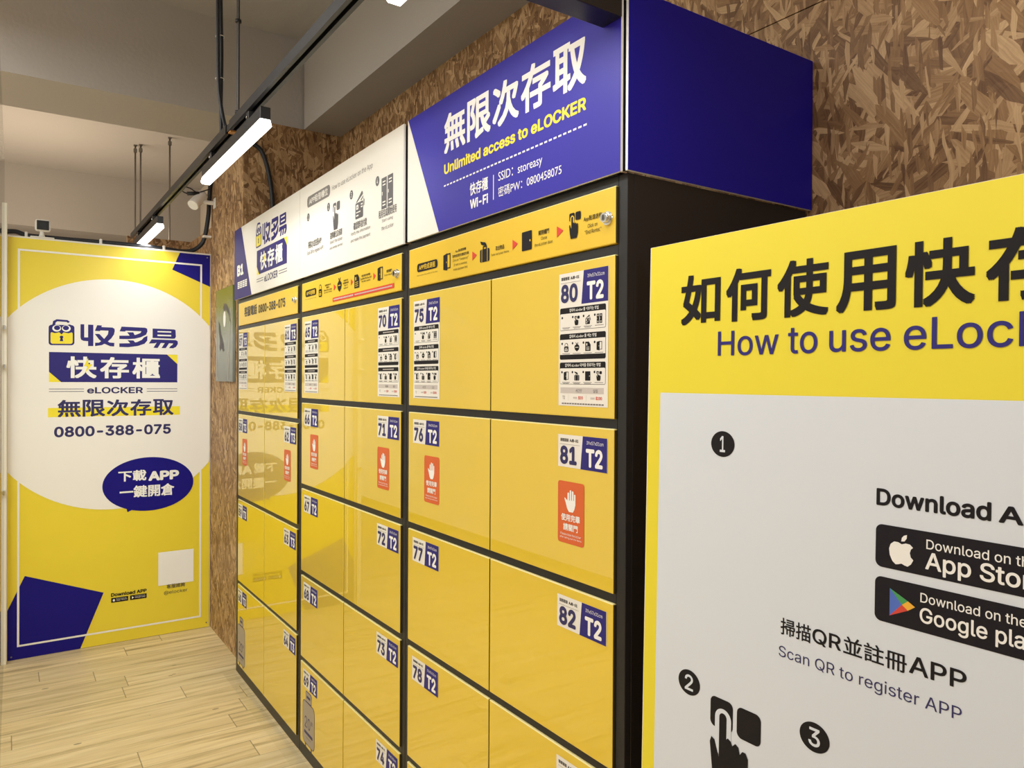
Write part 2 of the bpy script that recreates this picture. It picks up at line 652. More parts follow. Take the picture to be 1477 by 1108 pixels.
class G:
    """flat print built from layered faces on a plane (O + x*ux + y*uy, layers stacked along n)"""

    def __init__(s, O, ux, uy, n, base=0.0006, step=0.0004, origin=(0, 0, 0)):
        s.O, s.ux, s.uy, s.n = Vector(O), Vector(ux), Vector(uy), Vector(n)
        s.base, s.step = base, step
        s.mb = MB(origin)
        s.mb.keep = True
        s.flip = s.ux.cross(s.uy).dot(s.n) < 0

    def P(s, x, y, l):
        return s.O + s.ux * x + s.uy * y + s.n * (s.base + l * s.step)

    def tri(s, pts, m, l):
        q = [s.P(x, y, l) for x, y in pts]
        a2 = area2(pts)
        if abs(a2) < 1e-12:
            return
        if (a2 < 0) != s.flip:
            q.reverse()
        s.mb.face(q, m)

    def poly(s, pts, m, l=0):
        if len(pts) <= 4 and all(True for _ in pts) and s._convex(pts):
            return s.tri(pts, m, l)
        for t in tessellate_polygon([[Vector((x, y, 0)) for x, y in pts]]):
            s.tri([pts[k] for k in t], m, l)

    def _convex(s, p):
        sg = []
        for i in range(len(p)):
            a, b, c = p[i], p[(i + 1) % len(p)], p[(i + 2) % len(p)]
            sg.append((b[0] - a[0]) * (c[1] - b[1]) - (b[1] - a[1]) * (c[0] - b[0]))
        return all(v >= 0 for v in sg) or all(v <= 0 for v in sg)

    def rect(s, x0, y0, x1, y1, m, l=0):
        s.poly([(x0, y0), (x1, y0), (x1, y1), (x0, y1)], m, l)

    def rpts(s, x0, y0, x1, y1, rd, n=6):
        x0, x1 = min(x0, x1), max(x0, x1)
        y0, y1 = min(y0, y1), max(y0, y1)
        rd = min(rd, (x1 - x0) / 2, (y1 - y0) / 2)
        out = []
        for cx, cy, a in ((x1 - rd, y1 - rd, 0), (x0 + rd, y1 - rd, 90), (x0 + rd, y0 + rd, 180), (x1 - rd, y0 + rd, 270)):
            for k in range(n + 1):
                t = math.radians(a + 90 * k / n)
                out.append((cx + rd * math.cos(t), cy + rd * math.sin(t)))
        return out

    def rrect(s, x0, y0, x1, y1, rd, m, l=0):
        s.poly(s.rpts(x0, y0, x1, y1, rd), m, l)

    def ell(s, cx, cy, rx, ry, m, l=0, n=40):
        s.poly([(cx + rx * math.cos(2 * math.pi * k / n), cy + ry * math.sin(2 * math.pi * k / n)) for k in range(n)], m, l)

    def line(s, a, b, w, m, l=0):
        dx, dy = b[0] - a[0], b[1] - a[1]
        d = math.hypot(dx, dy)
        nx, ny = -dy / d * w / 2, dx / d * w / 2
        s.poly([(a[0] + nx, a[1] + ny), (a[0] - nx, a[1] - ny), (b[0] - nx, b[1] - ny), (b[0] + nx, b[1] + ny)], m, l)

    def text(s, t, x0, y0, x1, y1, m, l=1, bold=0.0, res=3, em=None, slant=0.0):
        """lettering fitted to the box; with em given it keeps its own width and starts at x0"""
        T = glyphs(t, is_latin(t), res)
        if not T:
            return
        xs = [p[0] for tr in T for p in tr]
        ys = [p[1] for tr in T for p in tr]
        a0, a1, b0, b1 = min(xs) - bold, max(xs) + bold, min(ys) - bold, max(ys) + bold
        sy = (y1 - y0) / (b1 - b0)
        sx = (x1 - x0) / (a1 - a0) if em is None else sy * em
        sh = [(0, 0)] if not bold else [(bold * math.cos(math.pi * k / 4), bold * math.sin(math.pi * k / 4)) for k in range(8)] + [(0, 0)]
        if bold and not is_latin(t):
            sh = [(bold * a, bold * c) for a in (-0.9, 0, 0.9) for c in (-0.9, 0, 0.9)]
        if bold and res <= 1:
            sh = [(bold, 0), (-bold, 0), (0, bold), (0, -bold)]
        for i, (dx, dy) in enumerate(sh):
            for tr in T:
                s.tri([(x0 + (p[0] + dx - a0) * sx + slant * (p[1] - b0) * sy, y0 + (p[1] + dy - b0) * sy) for p in tr], m, l + i * 0.02)

    def bars(s, x0, y0, x1, y1, m, l=1, n=5):
        """lines of print too small to read"""
        w = (x1 - x0) / n
        for k in range(n):
            s.rect(x0 + k * w, y0, x0 + (k + 0.78) * w, y1, m, l)

    def glyphish(s, x0, y0, x1, y1, m, n, l=1):
        """dense square characters too small to read"""
        w = (x1 - x0) / n
        h = y1 - y0
        for k in range(n):
            a = x0 + k * w
            for q in range(4):
                s.rect(a, y0 + h * (0.03 + q * 0.26), a + w * 0.86, y0 + h * (0.17 + q * 0.26), m, l)
            s.rect(a + w * 0.1, y0, a + w * 0.25, y1, m, l + 0.1)
            s.rect(a + w * 0.6, y0, a + w * 0.75, y1, m, l + 0.1)

    # pictograms ------------------------------------------------------
    def icon(s, kind, x0, y0, x1, y1, fg, bg, l=1, n=5):
        W_, H_ = x1 - x0, y1 - y0
        up = [0.0]

        def lift():
            up[0] += 0.04
            return up[0]

        def T(p):
            return [(x0 + a * W_, y0 + b * H_) for a, b in p]

        def R(a, b, c, d, m=fg, k=0, rd=0):
            if rd:
                s.poly(s.rpts(x0 + a * W_, y0 + b * H_, x0 + c * W_, y0 + d * H_, rd * W_, n), m, l + k + lift())
            else:
                s.rect(x0 + a * W_, y0 + b * H_, x0 + c * W_, y0 + d * H_, m, l + k + lift())

        def E(a, b, c, d, m=fg, k=0):
            s.ell(x0 + a * W_, y0 + b * H_, c * W_, d * H_, m, l + k + lift(), 6 * n)

        def Pl(p, m=fg, k=0):
            s.poly(T(p), m, l + k + lift())
        if kind == 'tap':
            R(0.0, 0.68, 0.46, 1.0, fg, 0, 0.1)
            R(0.54, 0.68, 1.0, 1.0, fg, 0, 0.1)
            R(0.10, 0.40, 0.43, 0.90, bg, 0.3, 0.17)
            R(0.19, 0.20, 0.34, 0.855, fg, 0.6, 0.075)
            Pl([(0.19, 0.38), (0.10, 0.54), (0.03, 0.56), (0.0, 0.5), (0.06, 0.2), (0.14, 0.0), (0.66, 0.0), (0.76, 0.2), (0.77, 0.5), (0.72, 0.555), (0.66, 0.555), (0.61, 0.51), (0.58, 0.58), (0.52, 0.6), (0.46, 0.56), (0.43, 0.6), (0.37, 0.62), (0.34, 0.6), (0.3, 0.3)], fg, 0.6)
        elif kind == 'wallet':
            R(0, 0, 0.86, 0.62, fg, 0, 0.08)
            Pl([(0.05, 0.64), (0.72, 1.0), (0.82, 0.94), (0.82, 0.86), (0.2, 0.64)], fg, 0)
            Pl([(0.55, 0.66), (0.84, 0.8), (0.88, 0.76), (0.7, 0.65)], fg, 0)
            Pl([(0.9, 0.4), (0.98, 0.42), (1.0, 0.62), (0.9, 0.72)], fg, 0)
            R(0.1, 0.36, 0.34, 0.54, bg, 0.3, 0.05)
            R(0.17, 0.41, 0.26, 0.48, fg, 0.6)
            R(0.62, 0.48, 0.8, 0.53, bg, 0.3)
            R(0.62, 0.38, 0.8, 0.43, bg, 0.3)
            R(0.1, 0.23, 0.58, 0.27, bg, 0.3)
            R(0.1, 0.1, 0.36, 0.15, bg, 0.3)
        elif kind == 'lockers':
            for a in (0, 0.54):
                R(a, 0, a + 0.46, 1)
                for b in (0.85, 0.75, 0.2, 0.1):
                    R(a + 0.1, b, a + 0.36, b + 0.04, bg, 0.3)
                R(a + 0.05, 0.45, a + 0.1, 0.56, bg, 0.3)
        elif kind == 'padlock':
            E(0.5, 0.72, 0.34, 0.27)
            E(0.5, 0.72, 0.25, 0.2, bg, 0.2)
            R(0.18, 0.4, 0.82, 0.66, bg, 0.2)
            R(0.06, 0, 0.94, 0.62, fg, 0.4, 0.16)
            R(0.22, 0.1, 0.78, 0.3, bg, 0.6)
            R(0.4, 0.15, 0.6, 0.25, fg, 0.8)
            R(0.3, 0.38, 0.7, 0.44, bg, 0.6)
        elif kind == 'bag':
            Pl([(0.05, 0.62), (0.0, 0.45), (0.12, 0.2), (0.5, 0.0), (0.88, 0.2), (1.0, 0.45), (0.95, 0.62), (0.7, 0.76), (0.3, 0.76)])
            Pl([(0.42, 0.74), (0.2, 1.0), (0.34, 0.98), (0.5, 0.82), (0.66, 0.98), (0.8, 1.0), (0.58, 0.74)])
            R(0.2, 0.42, 0.8, 0.48, bg, 0.3)
        elif kind == 'document':
            Pl([(0, 0), (1, 0), (1, 0.68), (0.68, 1), (0, 1)])
            for b in (0.12, 0.26, 0.40):
                R(0.2, b, 0.8, b + 0.05, bg, 0.3)
            R(0.2, 0.58, 0.4, 0.82, bg, 0.3)
        elif kind == 'open_door':
            Pl([(0, 0.08), (0.56, 0), (0.56, 1), (0, 0.92)])
            R(0.56, 0.9, 1, 0.97)
            R(0.9, 0.1, 1, 0.95)
            R(0.56, 0.1, 1, 0.16)
            R(0.42, 0.44, 0.5, 0.52, bg, 0.3)
        elif kind == 'suitcase':
            R(0, 0, 1, 0.6, fg, 0, 0.1)
            R(0.19, 0, 0.23, 0.6, bg, 0.3)
            R(0.77, 0, 0.81, 0.6, bg, 0.3)
            Pl([(0.3, 0.6), (0.3, 0.74), (0.72, 0.74), (0.72, 0.6), (0.62, 0.6), (0.62, 0.68), (0.4, 0.68), (0.4, 0.6)])
            Pl([(0.02, 1.0), (0.12, 0.84), (0.3, 0.78), (0.5, 0.74), (0.66, 0.72), (0.68, 0.8), (0.55, 0.9), (0.3, 0.94)])
        elif kind == 'closed_door':
            R(0, 0, 1, 1, fg, 0, 0.06)
            R(0.78, 0.44, 0.88, 0.54, bg, 0.3)
        elif kind == 'palm':
            for a, b, c in ((0.24, 0.86, 0.13), (0.42, 0.98, 0.13), (0.60, 0.95, 0.13), (0.77, 0.82, 0.12)):
                R(a, 0.35, a + c, b, fg, 0, 0.065)
            Pl([(0.24, 0.5), (0.14, 0.55), (0.02, 0.62), (0.0, 0.56), (0.12, 0.34), (0.22, 0.14), (0.36, 0.0), (0.68, 0.0), (0.8, 0.14), (0.89, 0.36), (0.89, 0.55)])
        elif kind == 'arrow':
            Pl([(0, 0), (1, 0.5), (0, 1)])

    def done(s, name, parent, label=None):
        return s.mb.obj(name, parent, label)


# ------------------------------------------------------------------ scene bookkeeping


def thing(name, label, cat, loc=(0, 0, 0), group=None):
    o = bpy.data.objects.new(name, None)
    o.empty_display_size = 0.1
    COL.objects.link(o)
    o.location = loc
    o['label'] = label
    o['category'] = cat
    if group:
        o['group'] = group
    return o


def tag(o, label, cat, group=None):
    o['label'] = label
    o['category'] = cat
    if group:
        o['group'] = group
    return o


def struct(o, label=None):
    o['kind'] = 'structure'
    return o


def dup(root, shift, label):
    rt = root.copy()
    COL.objects.link(rt)
    rt.location = root.location + Vector(shift)
    rt['label'] = label
    for ch in list(root.children):
        c = ch.copy()
        COL.objects.link(c)
        c.parent = rt
        for g in list(ch.children):
            d = g.copy()
            COL.objects.link(d)
            d.parent = c
    return rt


# ================================================================== the setting
YW = 0.58       # back wall
XC = -2.475     # near face of the clad column
XB = -3.19      # printed end panel
CZ = 3.34       # ceiling
SZ = 2.855      # underside of the beams

struct(MB((0, 0, 0)).box(-7.2, 5.0, -2.7, 0.7, -0.05, 0.0, 'floor_planks').obj('floor'))
struct(MB((0, 0, 0)).box(-7.2, 5.0, -2.7, 0.7, CZ, CZ + 0.05, 'ceiling_paint').obj('ceiling'))
# back wall of strand board: lower and upper sheets with an open joint
b = MB((0, 0, 0))
b.box(-2.48, 5.0, YW, YW + 0.02, 0, 2.371, 'osb_board')
b.box(-2.48, 5.0, YW, YW + 0.02, 2.374, CZ, 'osb_board')
b.box(-2.48, 5.0, YW + 0.02, YW + 0.1, 0, CZ, 'black_plastic')
struct(b.obj('wall_back'))
struct(MB((0, 0, 0)).box(XB - 0.01, XC, 0.05, YW + 0.1, 0, SZ, 'osb_board').obj('column'))
struct(MB((0, 0, 0)).box(XC, 5.0, 0.37, YW, SZ, CZ, 'ceiling_paint').obj('beam_along'))
struct(MB((0, 0, 0)).box(-2.985, XC - 0.012, -2.7, 0.7, SZ, CZ, 'ceiling_paint').obj('beam_across'))
struct(MB((0, 0, 0)).box(-7.2, -6.2, -2.7, 0.7, 2.815, CZ, 'ceiling_paint').obj('beam_far'))
struct(MB((0, 0, 0)).box(-7.3, -7.2, -2.7, 0.7, 0, CZ, 'wall_paint').obj('wall_end'))
struct(MB((0, 0, 0)).box(-7.2, XB - 0.012, 0.6, 0.7, 0, CZ, 'wall_paint').obj('wall_far_side'))
struct(MB((0, 0, 0)).box(-7.2, 5.0, -2.8, -2.7, 0, CZ, 'wall_paint').obj('wall_opposite'))
# low strand-board partition in the room beyond
b = MB((0, 0, 0))
b.box(-4.24, -4.2, -0.28, 0.16, 0, 2.475, 'osb_board')
b.box(-4.2, XB - 0.012, 0.13, 0.16, 0, 2.475, 'osb_board')
struct(b.obj('wall_partition'))
# panel that carries the printed banner
struct(MB((0, 0, 0)).box(XB - 0.035, XB - 0.006, -1.0, 0.048, 0, 2.243, 'white_board').obj('wall_banner'))

# ================================================================== lockers
ROWS5 = [(1.739, 1.419), (1.400, 1.079), (1.060, 0.735), (0.716, 0.394), (0.375, 0.056)]
ROWS4 = [(1.740, 1.334), (1.316, 0.906), (0.887, 0.476), (0.459, 0.052)]
FY = 0.006      # front of the black frame (the doors stand at y = 0)
UX, UY, NN = (1, 0, 0), (0, 0, 1), (0, -1, 0)


def plate(g, x, zt, num, tt, full=True):
    """number plate 0.157 x 0.068, white half with the number and blue half with the size"""
    w, h = 0.157, 0.068
    g.rect(x, zt - h, x + w, zt, 'label_white', 0)
    g.poly([(x + 0.0745, zt - h), (x + w - 0.001, zt - h), (x + w - 0.001, zt), (x + 0.0815, zt)], 'print_blue', 0.6)
    g.glyphish(x + 0.008, zt - 0.0145, x + 0.036, zt - 0.0078, 'print_black', 4, 1)
    g.text('AJB-01', x + 0.039, zt - 0.0143, x + 0.067, zt - 0.008, 'print_black', 1, 0.03, 1)
    g.rect(x + 0.006, zt - 0.0205, x + 0.072, zt - 0.0199, 'print_grey', 1)
    g.text(num, x + 0.0068, zt - 0.0622, x + 0.0625, zt - 0.0232, 'print_navy', 1, 0.036, 3)
    g.text(tt, x + 0.0915, zt - 0.0618, x + 0.143, zt - 0.0240, 'print_white', 1, 0.032, 3)
    g.text('39x57x31cm' if tt == 'T2' else '39x57x40cm', x + 0.0935, zt - 0.016, x + 0.145, zt - 0.009, 'print_white', 1, 0.0, 1)


SETS = (('', 'tap', 'wallet', 'lockers'), ('padlock', 'bag', 'document', 'open_door'), ('open_door', 'suitcase', 'closed_door', 'tap'))


def guide(g, x, zt, korean, tt):
    """the rest of the tall instruction sheet below its number plate"""
    w, h = 0.157, 0.278
    g.rect(x, zt - h, x + w, zt - 0.068, 'label_white', 0)
    Z = lambda q: zt - q * h
    a, c = x + 0.004, x + w - 0.007
    for k, (t, bt, hd, ft) in enumerate(((0.262, 0.432, 0.044, 0), (0.458, 0.652, 0.044, 0.034), (0.674, 0.838, 0.044, 0))):
        g.rrect(a, Z(bt), c, Z(t), 0.004, 'print_black', 0.5)
        g.rrect(a + 0.0008, Z(bt - ft) + 0.0008, c - 0.0008, Z(t + hd), 0.003 if not ft else 0.0005, 'label_white', 1)
        if korean:
            tx = ('앱에서 eLocker 를 이용하는 방법', '앱에서 eLocker 를 여는 방법', '앱에서 eLocker 대여를 종료하는 방법')[k]
            g.text(tx, x + (0.036, 0.036, 0.022)[k], Z(t + hd) + 0.0028, x + (0.128, 0.122, 0.135)[k], Z(t) - 0.0022, 'print_white', 1.2, 0.01, 1)
        else:
            g.bars(x + 0.04, Z(t + hd) + 0.0045, x + 0.12, Z(t) - 0.0045, 'print_light_grey', 1.2, 9)
        for q in range(4):
            ix = x + 0.018 + q * 0.035
            it = Z(t + hd + 0.022)
            g.ell(ix - 0.006, it - 0.002, 0.0026, 0.0026, 'print_black', 1.4, 10)
            if SETS[k][q]:
                g.icon(SETS[k][q], ix, it - 0.0195, ix + 0.0165, it - 0.0005, 'print_black', 'label_white', 1.4, 2)
            g.bars(ix - 0.005, it - 0.0238, ix + 0.021, it - 0.0226, 'print_dark_grey', 1.4, 6)
            if q != 3:
                g.bars(ix - 0.002, it - 0.0262, ix + 0.018, it - 0.025, 'print_dark_grey', 1.4, 5)
    g.rect(x + 0.007, Z(0.906), x + w - 0.012, Z(0.862), 'print_light_grey', 0.5)
    g.text('시간당' if korean else '每小時', x + 0.058, Z(0.898), x + 0.078, Z(0.872), 'print_dark_grey', 1, 0, 1)
    g.text('일일' if korean else '每日', x + 0.113, Z(0.898), x + 0.127, Z(0.872), 'print_dark_grey', 1, 0, 1)
    g.text(tt, x + 0.014, Z(0.95), x + 0.022, Z(0.925), 'print_dark_grey', 1, 0, 1)
    g.rect(x + 0.034, Z(0.963), x + 0.0345, Z(0.916), 'print_light_grey', 1)
    g.rect(x + 0.091, Z(0.963), x + 0.0915, Z(0.916), 'print_light_grey', 1)
    g.text('$20' if tt == 'T2' else '$30', x + 0.066, Z(0.952), x + 0.081, Z(0.923), 'print_red', 1, 0.02, 1)
    g.text('$100' if tt == 'T2' else '$150', x + 0.121, Z(0.952), x + 0.14, Z(0.923), 'print_red', 1, 0.02, 1)
    g.bars(x + 0.05, Z(0.945), x + 0.063, Z(0.932), 'print_light_grey', 1, 3)
    g.bars(x + 0.105, Z(0.945), x + 0.118, Z(0.932), 'print_light_grey', 1, 3)
    g.bars(x + 0.012, Z(0.988), x + w - 0.01, Z(0.978), 'print_grey', 1, 16)


def palm_sticker(g, x, zt):
    w, h = 0.087, 0.130
    g.rrect(x, zt - h, x + w, zt, 0.007, 'print_orange', 0)
    g.icon('palm', x + 0.023, zt - 0.063, x + 0.064, zt - 0.016, 'print_white', 'print_orange', 1)
    g.text('使用完畢', x + 0.012, zt - 0.083, x + 0.074, zt - 0.068, 'print_white', 1, 0.025, 2)
    g.text('請關門', x + 0.019, zt - 0.103, x + 0.067, zt - 0.088, 'print_white', 1, 0.025, 2)
    g.text('Please close the locker', x + 0.010, zt - 0.1135, x + 0.077, zt - 0.1085, 'print_white', 1, 0, 1)
    g.text('after taking out the items', x + 0.008, zt - 0.121, x + 0.079, zt - 0.116, 'print_white', 1, 0, 1)


def luggage_sticker(g, x, z0, z1):
    w = 0.135
    g.rrect(x, z0 + 0.012, x + w, z1 - 0.042, 0.022, 'print_navy', 0)
    g.rrect(x + 0.0025, z0 + 0.0145, x + w - 0.0025, z1 - 0.0445, 0.02, 'luggage_grey', 0.5)
    g.rrect(x + 0.035, z1 - 0.042, x + 0.1, z1, 0.006, 'print_navy', 0)
    g.rrect(x + 0.038, z1 - 0.039, x + 0.097, z1 - 0.003, 0.004, 'luggage_grey', 0.5)
    g.rect(x + 0.048, z1 - 0.026, x + 0.087, z1 - 0.016, 'print_navy', 1)
    for a in (0.03, 0.095):
        g.rect(x + a, z0, x + a + 0.01, z0 + 0.013, 'print_navy', 0)
    g.text('20"', x + 0.026, z0 + 0.075, x + 0.112, z0 + 0.12, 'print_navy', 1, 0, 2)
    g.rrect(x + 0.02, z0 + 0.05, x + 0.115, z0 + 0.062, 0.003, 'print_navy', 1)
    g.bars(x + 0.04, z0 + 0.036, x + 0.095, z0 + 0.040, 'print_grey', 1, 6)


def keylock(root, x, z, o):
    b = MB(o)
    b.cyl((x, 0.004, z), (x, -0.004, z), 0.0135, 'chrome', 24)
    b.cyl((x, -0.004, z), (x, -0.013, z), 0.0105, 'chrome', 24, 0.0095)
    b.cyl((x, -0.0128, z), (x, -0.0134, z), 0.0065, 'steel', 20)
    b.box(x - 0.001, x + 0.001, -0.0142, -0.0132, z - 0.0045, z + 0.0045, 'print_black')
    return b.obj('key_lock', root, 'round chrome key lock')


def door(root, x0, x1, zb, zt, num, o):
    b = MB(o)
    b.box(x0 + 0.002, x1 - 0.002, 0.0, 0.02, zb, zt, 'locker_yellow', 0.0022, 3, 'edge_glint')
    return b.obj('locker_door', root, 'glossy yellow locker door numbered %s' % num)


def locker(label, xs0, xa, xm, xb, xs1, rows, first, tt, offs, korean):
    o = (xs0, 0, 0)
    root = thing('locker_cabinet', label, 'locker', o)
    # black carcass: a box with its front frame
    b = MB(o)
    b.box(xs0, xs1, 0.022, YW - 0.012, 0.0, 1.892, 'black_metal', 0.001, 1)
    zs = [1.892, 1.872, 1.758] + [q for rw in rows for q in rw] + [0.0]
    b.box(xs0, xa, FY, 0.022, 0.0, 1.892, 'black_metal', 0.001, 1)
    b.box(xb, xs1, FY, 0.022, 0.0, 1.892, 'black_metal', 0.001, 1)
    for zt, zb in zip(zs[0::2], zs[1::2]):
        b.box(xa, xb, FY, 0.022, zb, zt, 'black_metal')
    b.obj('carcass', root)
    n = len(rows)
    for side, (x0, x1) in enumerate(((xa, xm), (xm, xb))):
        for k, (zt, zb) in enumerate(rows):
            num = str(first + k + side * n)
            d = door(root, x0, x1, zb, zt, num, o)
            px = x0 + offs[0] if side == 0 else x1 - offs[1] - 0.157
            g = G((0, 0, 0), UX, UY, NN, origin=o)
            plate(g, px, zt - 0.020, num, tt)
            if k == 0:
                guide(g, px, zt - 0.020, korean, tt)
                g.done('instruction_sheet', d, 'tall white instruction sheet headed %s' % num)
            else:
                g.done('number_plate', d, 'white and blue number plate %s' % num)
            if k == 1:
                g = G((0, 0, 0), UX, UY, NN, origin=o)
                palm_sticker(g, px if side else px + 0.157 - 0.087, zt - 0.118)
                g.done('hand_sticker', d, 'orange sticker with a raised white palm')
            if k == n - 1 and side == 0:
                g = G((0, 0, 0), UX, UY, NN, origin=o)
                luggage_sticker(g, px - 0.005, 0.058, zt - 0.098 if tt == 'T2' else zt - 0.155)
                g.done('luggage_sticker', d, 'grey suitcase outline sticker')
    # service panel above the doors
    b = MB(o)
    b.box(xa + 0.001, xb - 0.001, 0.0, 0.02, 1.760, 1.872, 'strip_yellow', 0.002, 2, 'edge_glint')
    sp = b.obj('service_panel', root, 'narrow yellow panel above the doors')
    return root, sp, o


GRP = 'lockers side by side along the wall'
A_, Asp, Ao = locker('black locker cabinet with yellow doors 57 to 64, farthest, beside the wooden column', -2.412, -2.361, -1.903, -1.444, -1.4185, ROWS4, 57, 'T3', (0.012, 0.010), False)
B_, Bsp, Bo = locker('black locker cabinet with yellow doors 65 to 74, middle of the three', -1.4165, -1.393, -0.941, -0.493, -0.4695, ROWS5, 65, 'T2', (0.036, 0.011), False)
C_, Csp, Co = locker('black locker cabinet with yellow doors 75 to 84, nearest, black side showing', -0.4675, -0.445, 0.0, 0.447, 0.473, ROWS5, 75, 'T2', (0.033, 0.020), True)
for q in (A_, B_, C_):
    q['group'] = GRP

keylock(Asp, -1.471, 1.816, Ao)
keylock(Bsp, -0.522, 1.813, Bo)
keylock(Csp, 0.424, 1.812, Co)

g = G((0, 0, 0), UX, UY, NN, origin=Ao)
g.text('客服電話', -2.249, 1.798, -2.03, 1.847, 'print_dark_grey', 1, 0.028, 2)
g.text('0800-388-075', -2.005, 1.799, -1.604, 1.838, 'print_dark_grey', 1, 0.028, 3)
g.done('hotline_lettering', Asp, 'dark hotline number 0800-388-075')

BK, SY = 'print_black', 'strip_yellow'
g = G((0, 0, 0), UX, UY, NN, origin=Bo)
g.rrect(-1.348, 1.815, -1.227, 1.841, 0.01, BK, 1)
g.text('APP中途開櫃', -1.335, 1.819, -1.24, 1.837, SY, 2, 0.02, 1)
g.text('How to open the eLocker on the App', -1.348, 1.803, -1.227, 1.807, BK, 1, 0, 1)
g.icon('padlock', -1.201, 1.802, -1.164, 1.849, BK, SY)
for i, (t, w) in enumerate((('點選租借中的', 0.06), ('櫃位', 0.03), ('Select the locker', 0.085), ('you are renting', 0.08))):
    g.text(t, -1.104 - w / 2, 1.836 - i * 0.0088, -1.104 + w / 2, 1.8425 - i * 0.0088, BK, 1, 0.01, 1)
g.icon('arrow', -1.045, 1.812, -1.023, 1.836, 'print_red', SY)
g.icon('bag', -1.01, 1.803, -0.97, 1.853, BK, SY)
for i, (t, w) in enumerate((('點選中途', 0.04), ('開櫃按鈕', 0.05), ('Tap to', 0.035), ('open it', 0.04))):
    g.text(t, -0.931 - w / 2, 1.834 - i * 0.0088, -0.931 + w / 2, 1.8405 - i * 0.0088, BK, 1, 0.01, 1)
g.icon('arrow', -0.885, 1.814, -0.866, 1.837, 'print_red', SY)
g.icon('document', -0.854, 1.801, -0.812, 1.846, BK, SY)
for i, (t, w) in enumerate((('確認費用後開櫃', 0.07), ('Confirm the fee and', 0.09), ('the door opens', 0.07))):
    g.text(t, -0.758 - w / 2, 1.832 - i * 0.0095, -0.758 + w / 2, 1.8395 - i * 0.0095, BK, 1, 0.01, 1)
g.icon('arrow', -0.698, 1.813, -0.679, 1.836, 'print_red', SY)
g.icon('open_door', -0.665, 1.804, -0.626, 1.849, BK, SY)
g.text('關閉櫃門', -0.598, 1.824, -0.56, 1.833, BK, 1, 0.015, 1)
g.text('Close the door', -0.615, 1.815, -0.545, 1.821, BK, 1, 0, 1)
g.rect(-1.055, 1.7725, -0.5435, 1.787, 'print_red', 1)
g.bars(-1.045, 1.777, -0.86, 1.7825, 'print_light_grey', 2, 13)
g.bars(-0.85, 1.7775, -0.555, 1.782, 'print_light_grey', 2, 30)
g.done('printed_steps', Bsp, 'black pictograms with red arrows and a red bar')

g = G((0, 0, 0), UX, UY, NN, origin=Co)
g.rrect(-0.391, 1.8005, -0.27, 1.8245, 0.009, BK, 1)
g.text('APP完成退租', -0.379, 1.8045, -0.282, 1.8205, SY, 2, 0.02, 2)
g.text('How to end the rental on the App', -0.391, 1.7885, -0.27, 1.7925, BK, 1, 0, 1)
g.icon('open_door', -0.237, 1.786, -0.199, 1.832, BK, SY)
for i, (t, w) in enumerate((('App點選開櫃', 0.055), ('取物前請先確認付款', 0.084), ('Click on "Temporary"', 0.08), ('If rent is overdue,', 0.068), ('make payment first.', 0.074))):
    g.text(t, -0.146 - w / 2, 1.8265 - i * 0.0118, -0.146 + w / 2, 1.8345 - i * 0.0118, BK, 1, 0.012 if i < 2 else 0, 1)
g.icon('arrow', -0.087, 1.7955, -0.066, 1.8185, 'print_red', SY)
g.icon('suitcase', -0.05, 1.785, -0.007, 1.838, BK, SY)
g.text('取出物品', 0.021, 1.805, 0.058, 1.816, BK, 1, 0.015, 1)
g.text('Take out your items.', 0.0, 1.793, 0.08, 1.8, BK, 1, 0, 1)
g.icon('arrow', 0.093, 1.797, 0.114, 1.8205, 'print_red', SY)
g.icon('closed_door', 0.131, 1.788, 0.1695, 1.831, BK, SY)
g.text('關閉櫃門', 0.195, 1.814, 0.233, 1.825, BK, 1, 0.015, 1)
g.text('Close', 0.204, 1.803, 0.226, 1.81, BK, 1, 0, 1)
g.text('the eLocker door.', 0.18, 1.791, 0.248, 1.798, BK, 1, 0, 1)
g.icon('arrow', 0.261, 1.7995, 0.2835, 1.8235, 'print_red', SY)
g.icon('tap', 0.3035, 1.789, 0.341, 1.8425, BK, SY)
g.text('App點選退租', 0.35, 1.816, 0.406, 1.828, BK, 1, 0.01, 2)
g.text('Click on', 0.363, 1.803, 0.393, 1.811, BK, 1, 0, 2)
g.text('"End Rental."', 0.354, 1.791, 0.405, 1.799, BK, 1, 0, 2)
g.done('printed_steps', Csp, 'black pictograms with red arrows')

# ================================================================== header boards on the lockers
HY = -0.012   # front of the boards


def header(label, x0, x1, z1, facem, edge=True):
    o = (x0, HY, 1.892)
    rt = thing('header_board', label, 'sign', o, 'header boards along the locker tops')
    b = MB(o)
    b.box(x0, x1, HY, HY + 0.006, 1.892, z1, 'foam_edge')
    b.obj('foam_core', rt, 'white foam board showing at the edges')
    g = G((0, HY, 0), UX, UY, NN, base=0.0002, origin=o)
    g.rect(x0, 1.892, x1, z1, facem, 0)
    g.done('printed_face', rt)
    # folded metal foot that carries the board on the locker top
    b = MB(o)
    b.box(x0 + 0.02, x1 - 0.02, HY + 0.0065, 0.06, 1.8925, 1.897, 'black_metal')
    b.obj('foot', rt)
    b = MB(o)  # dark strip added behind the board end so the gap looks shaded
    b.box(x1 - 0.012, min(x1 + 0.018, 0.4755), HY + 0.0095, 0.02, 1.8975, z1 - 0.004, 'black_metal')
    b.obj('gap_shade', rt)
    return rt, o


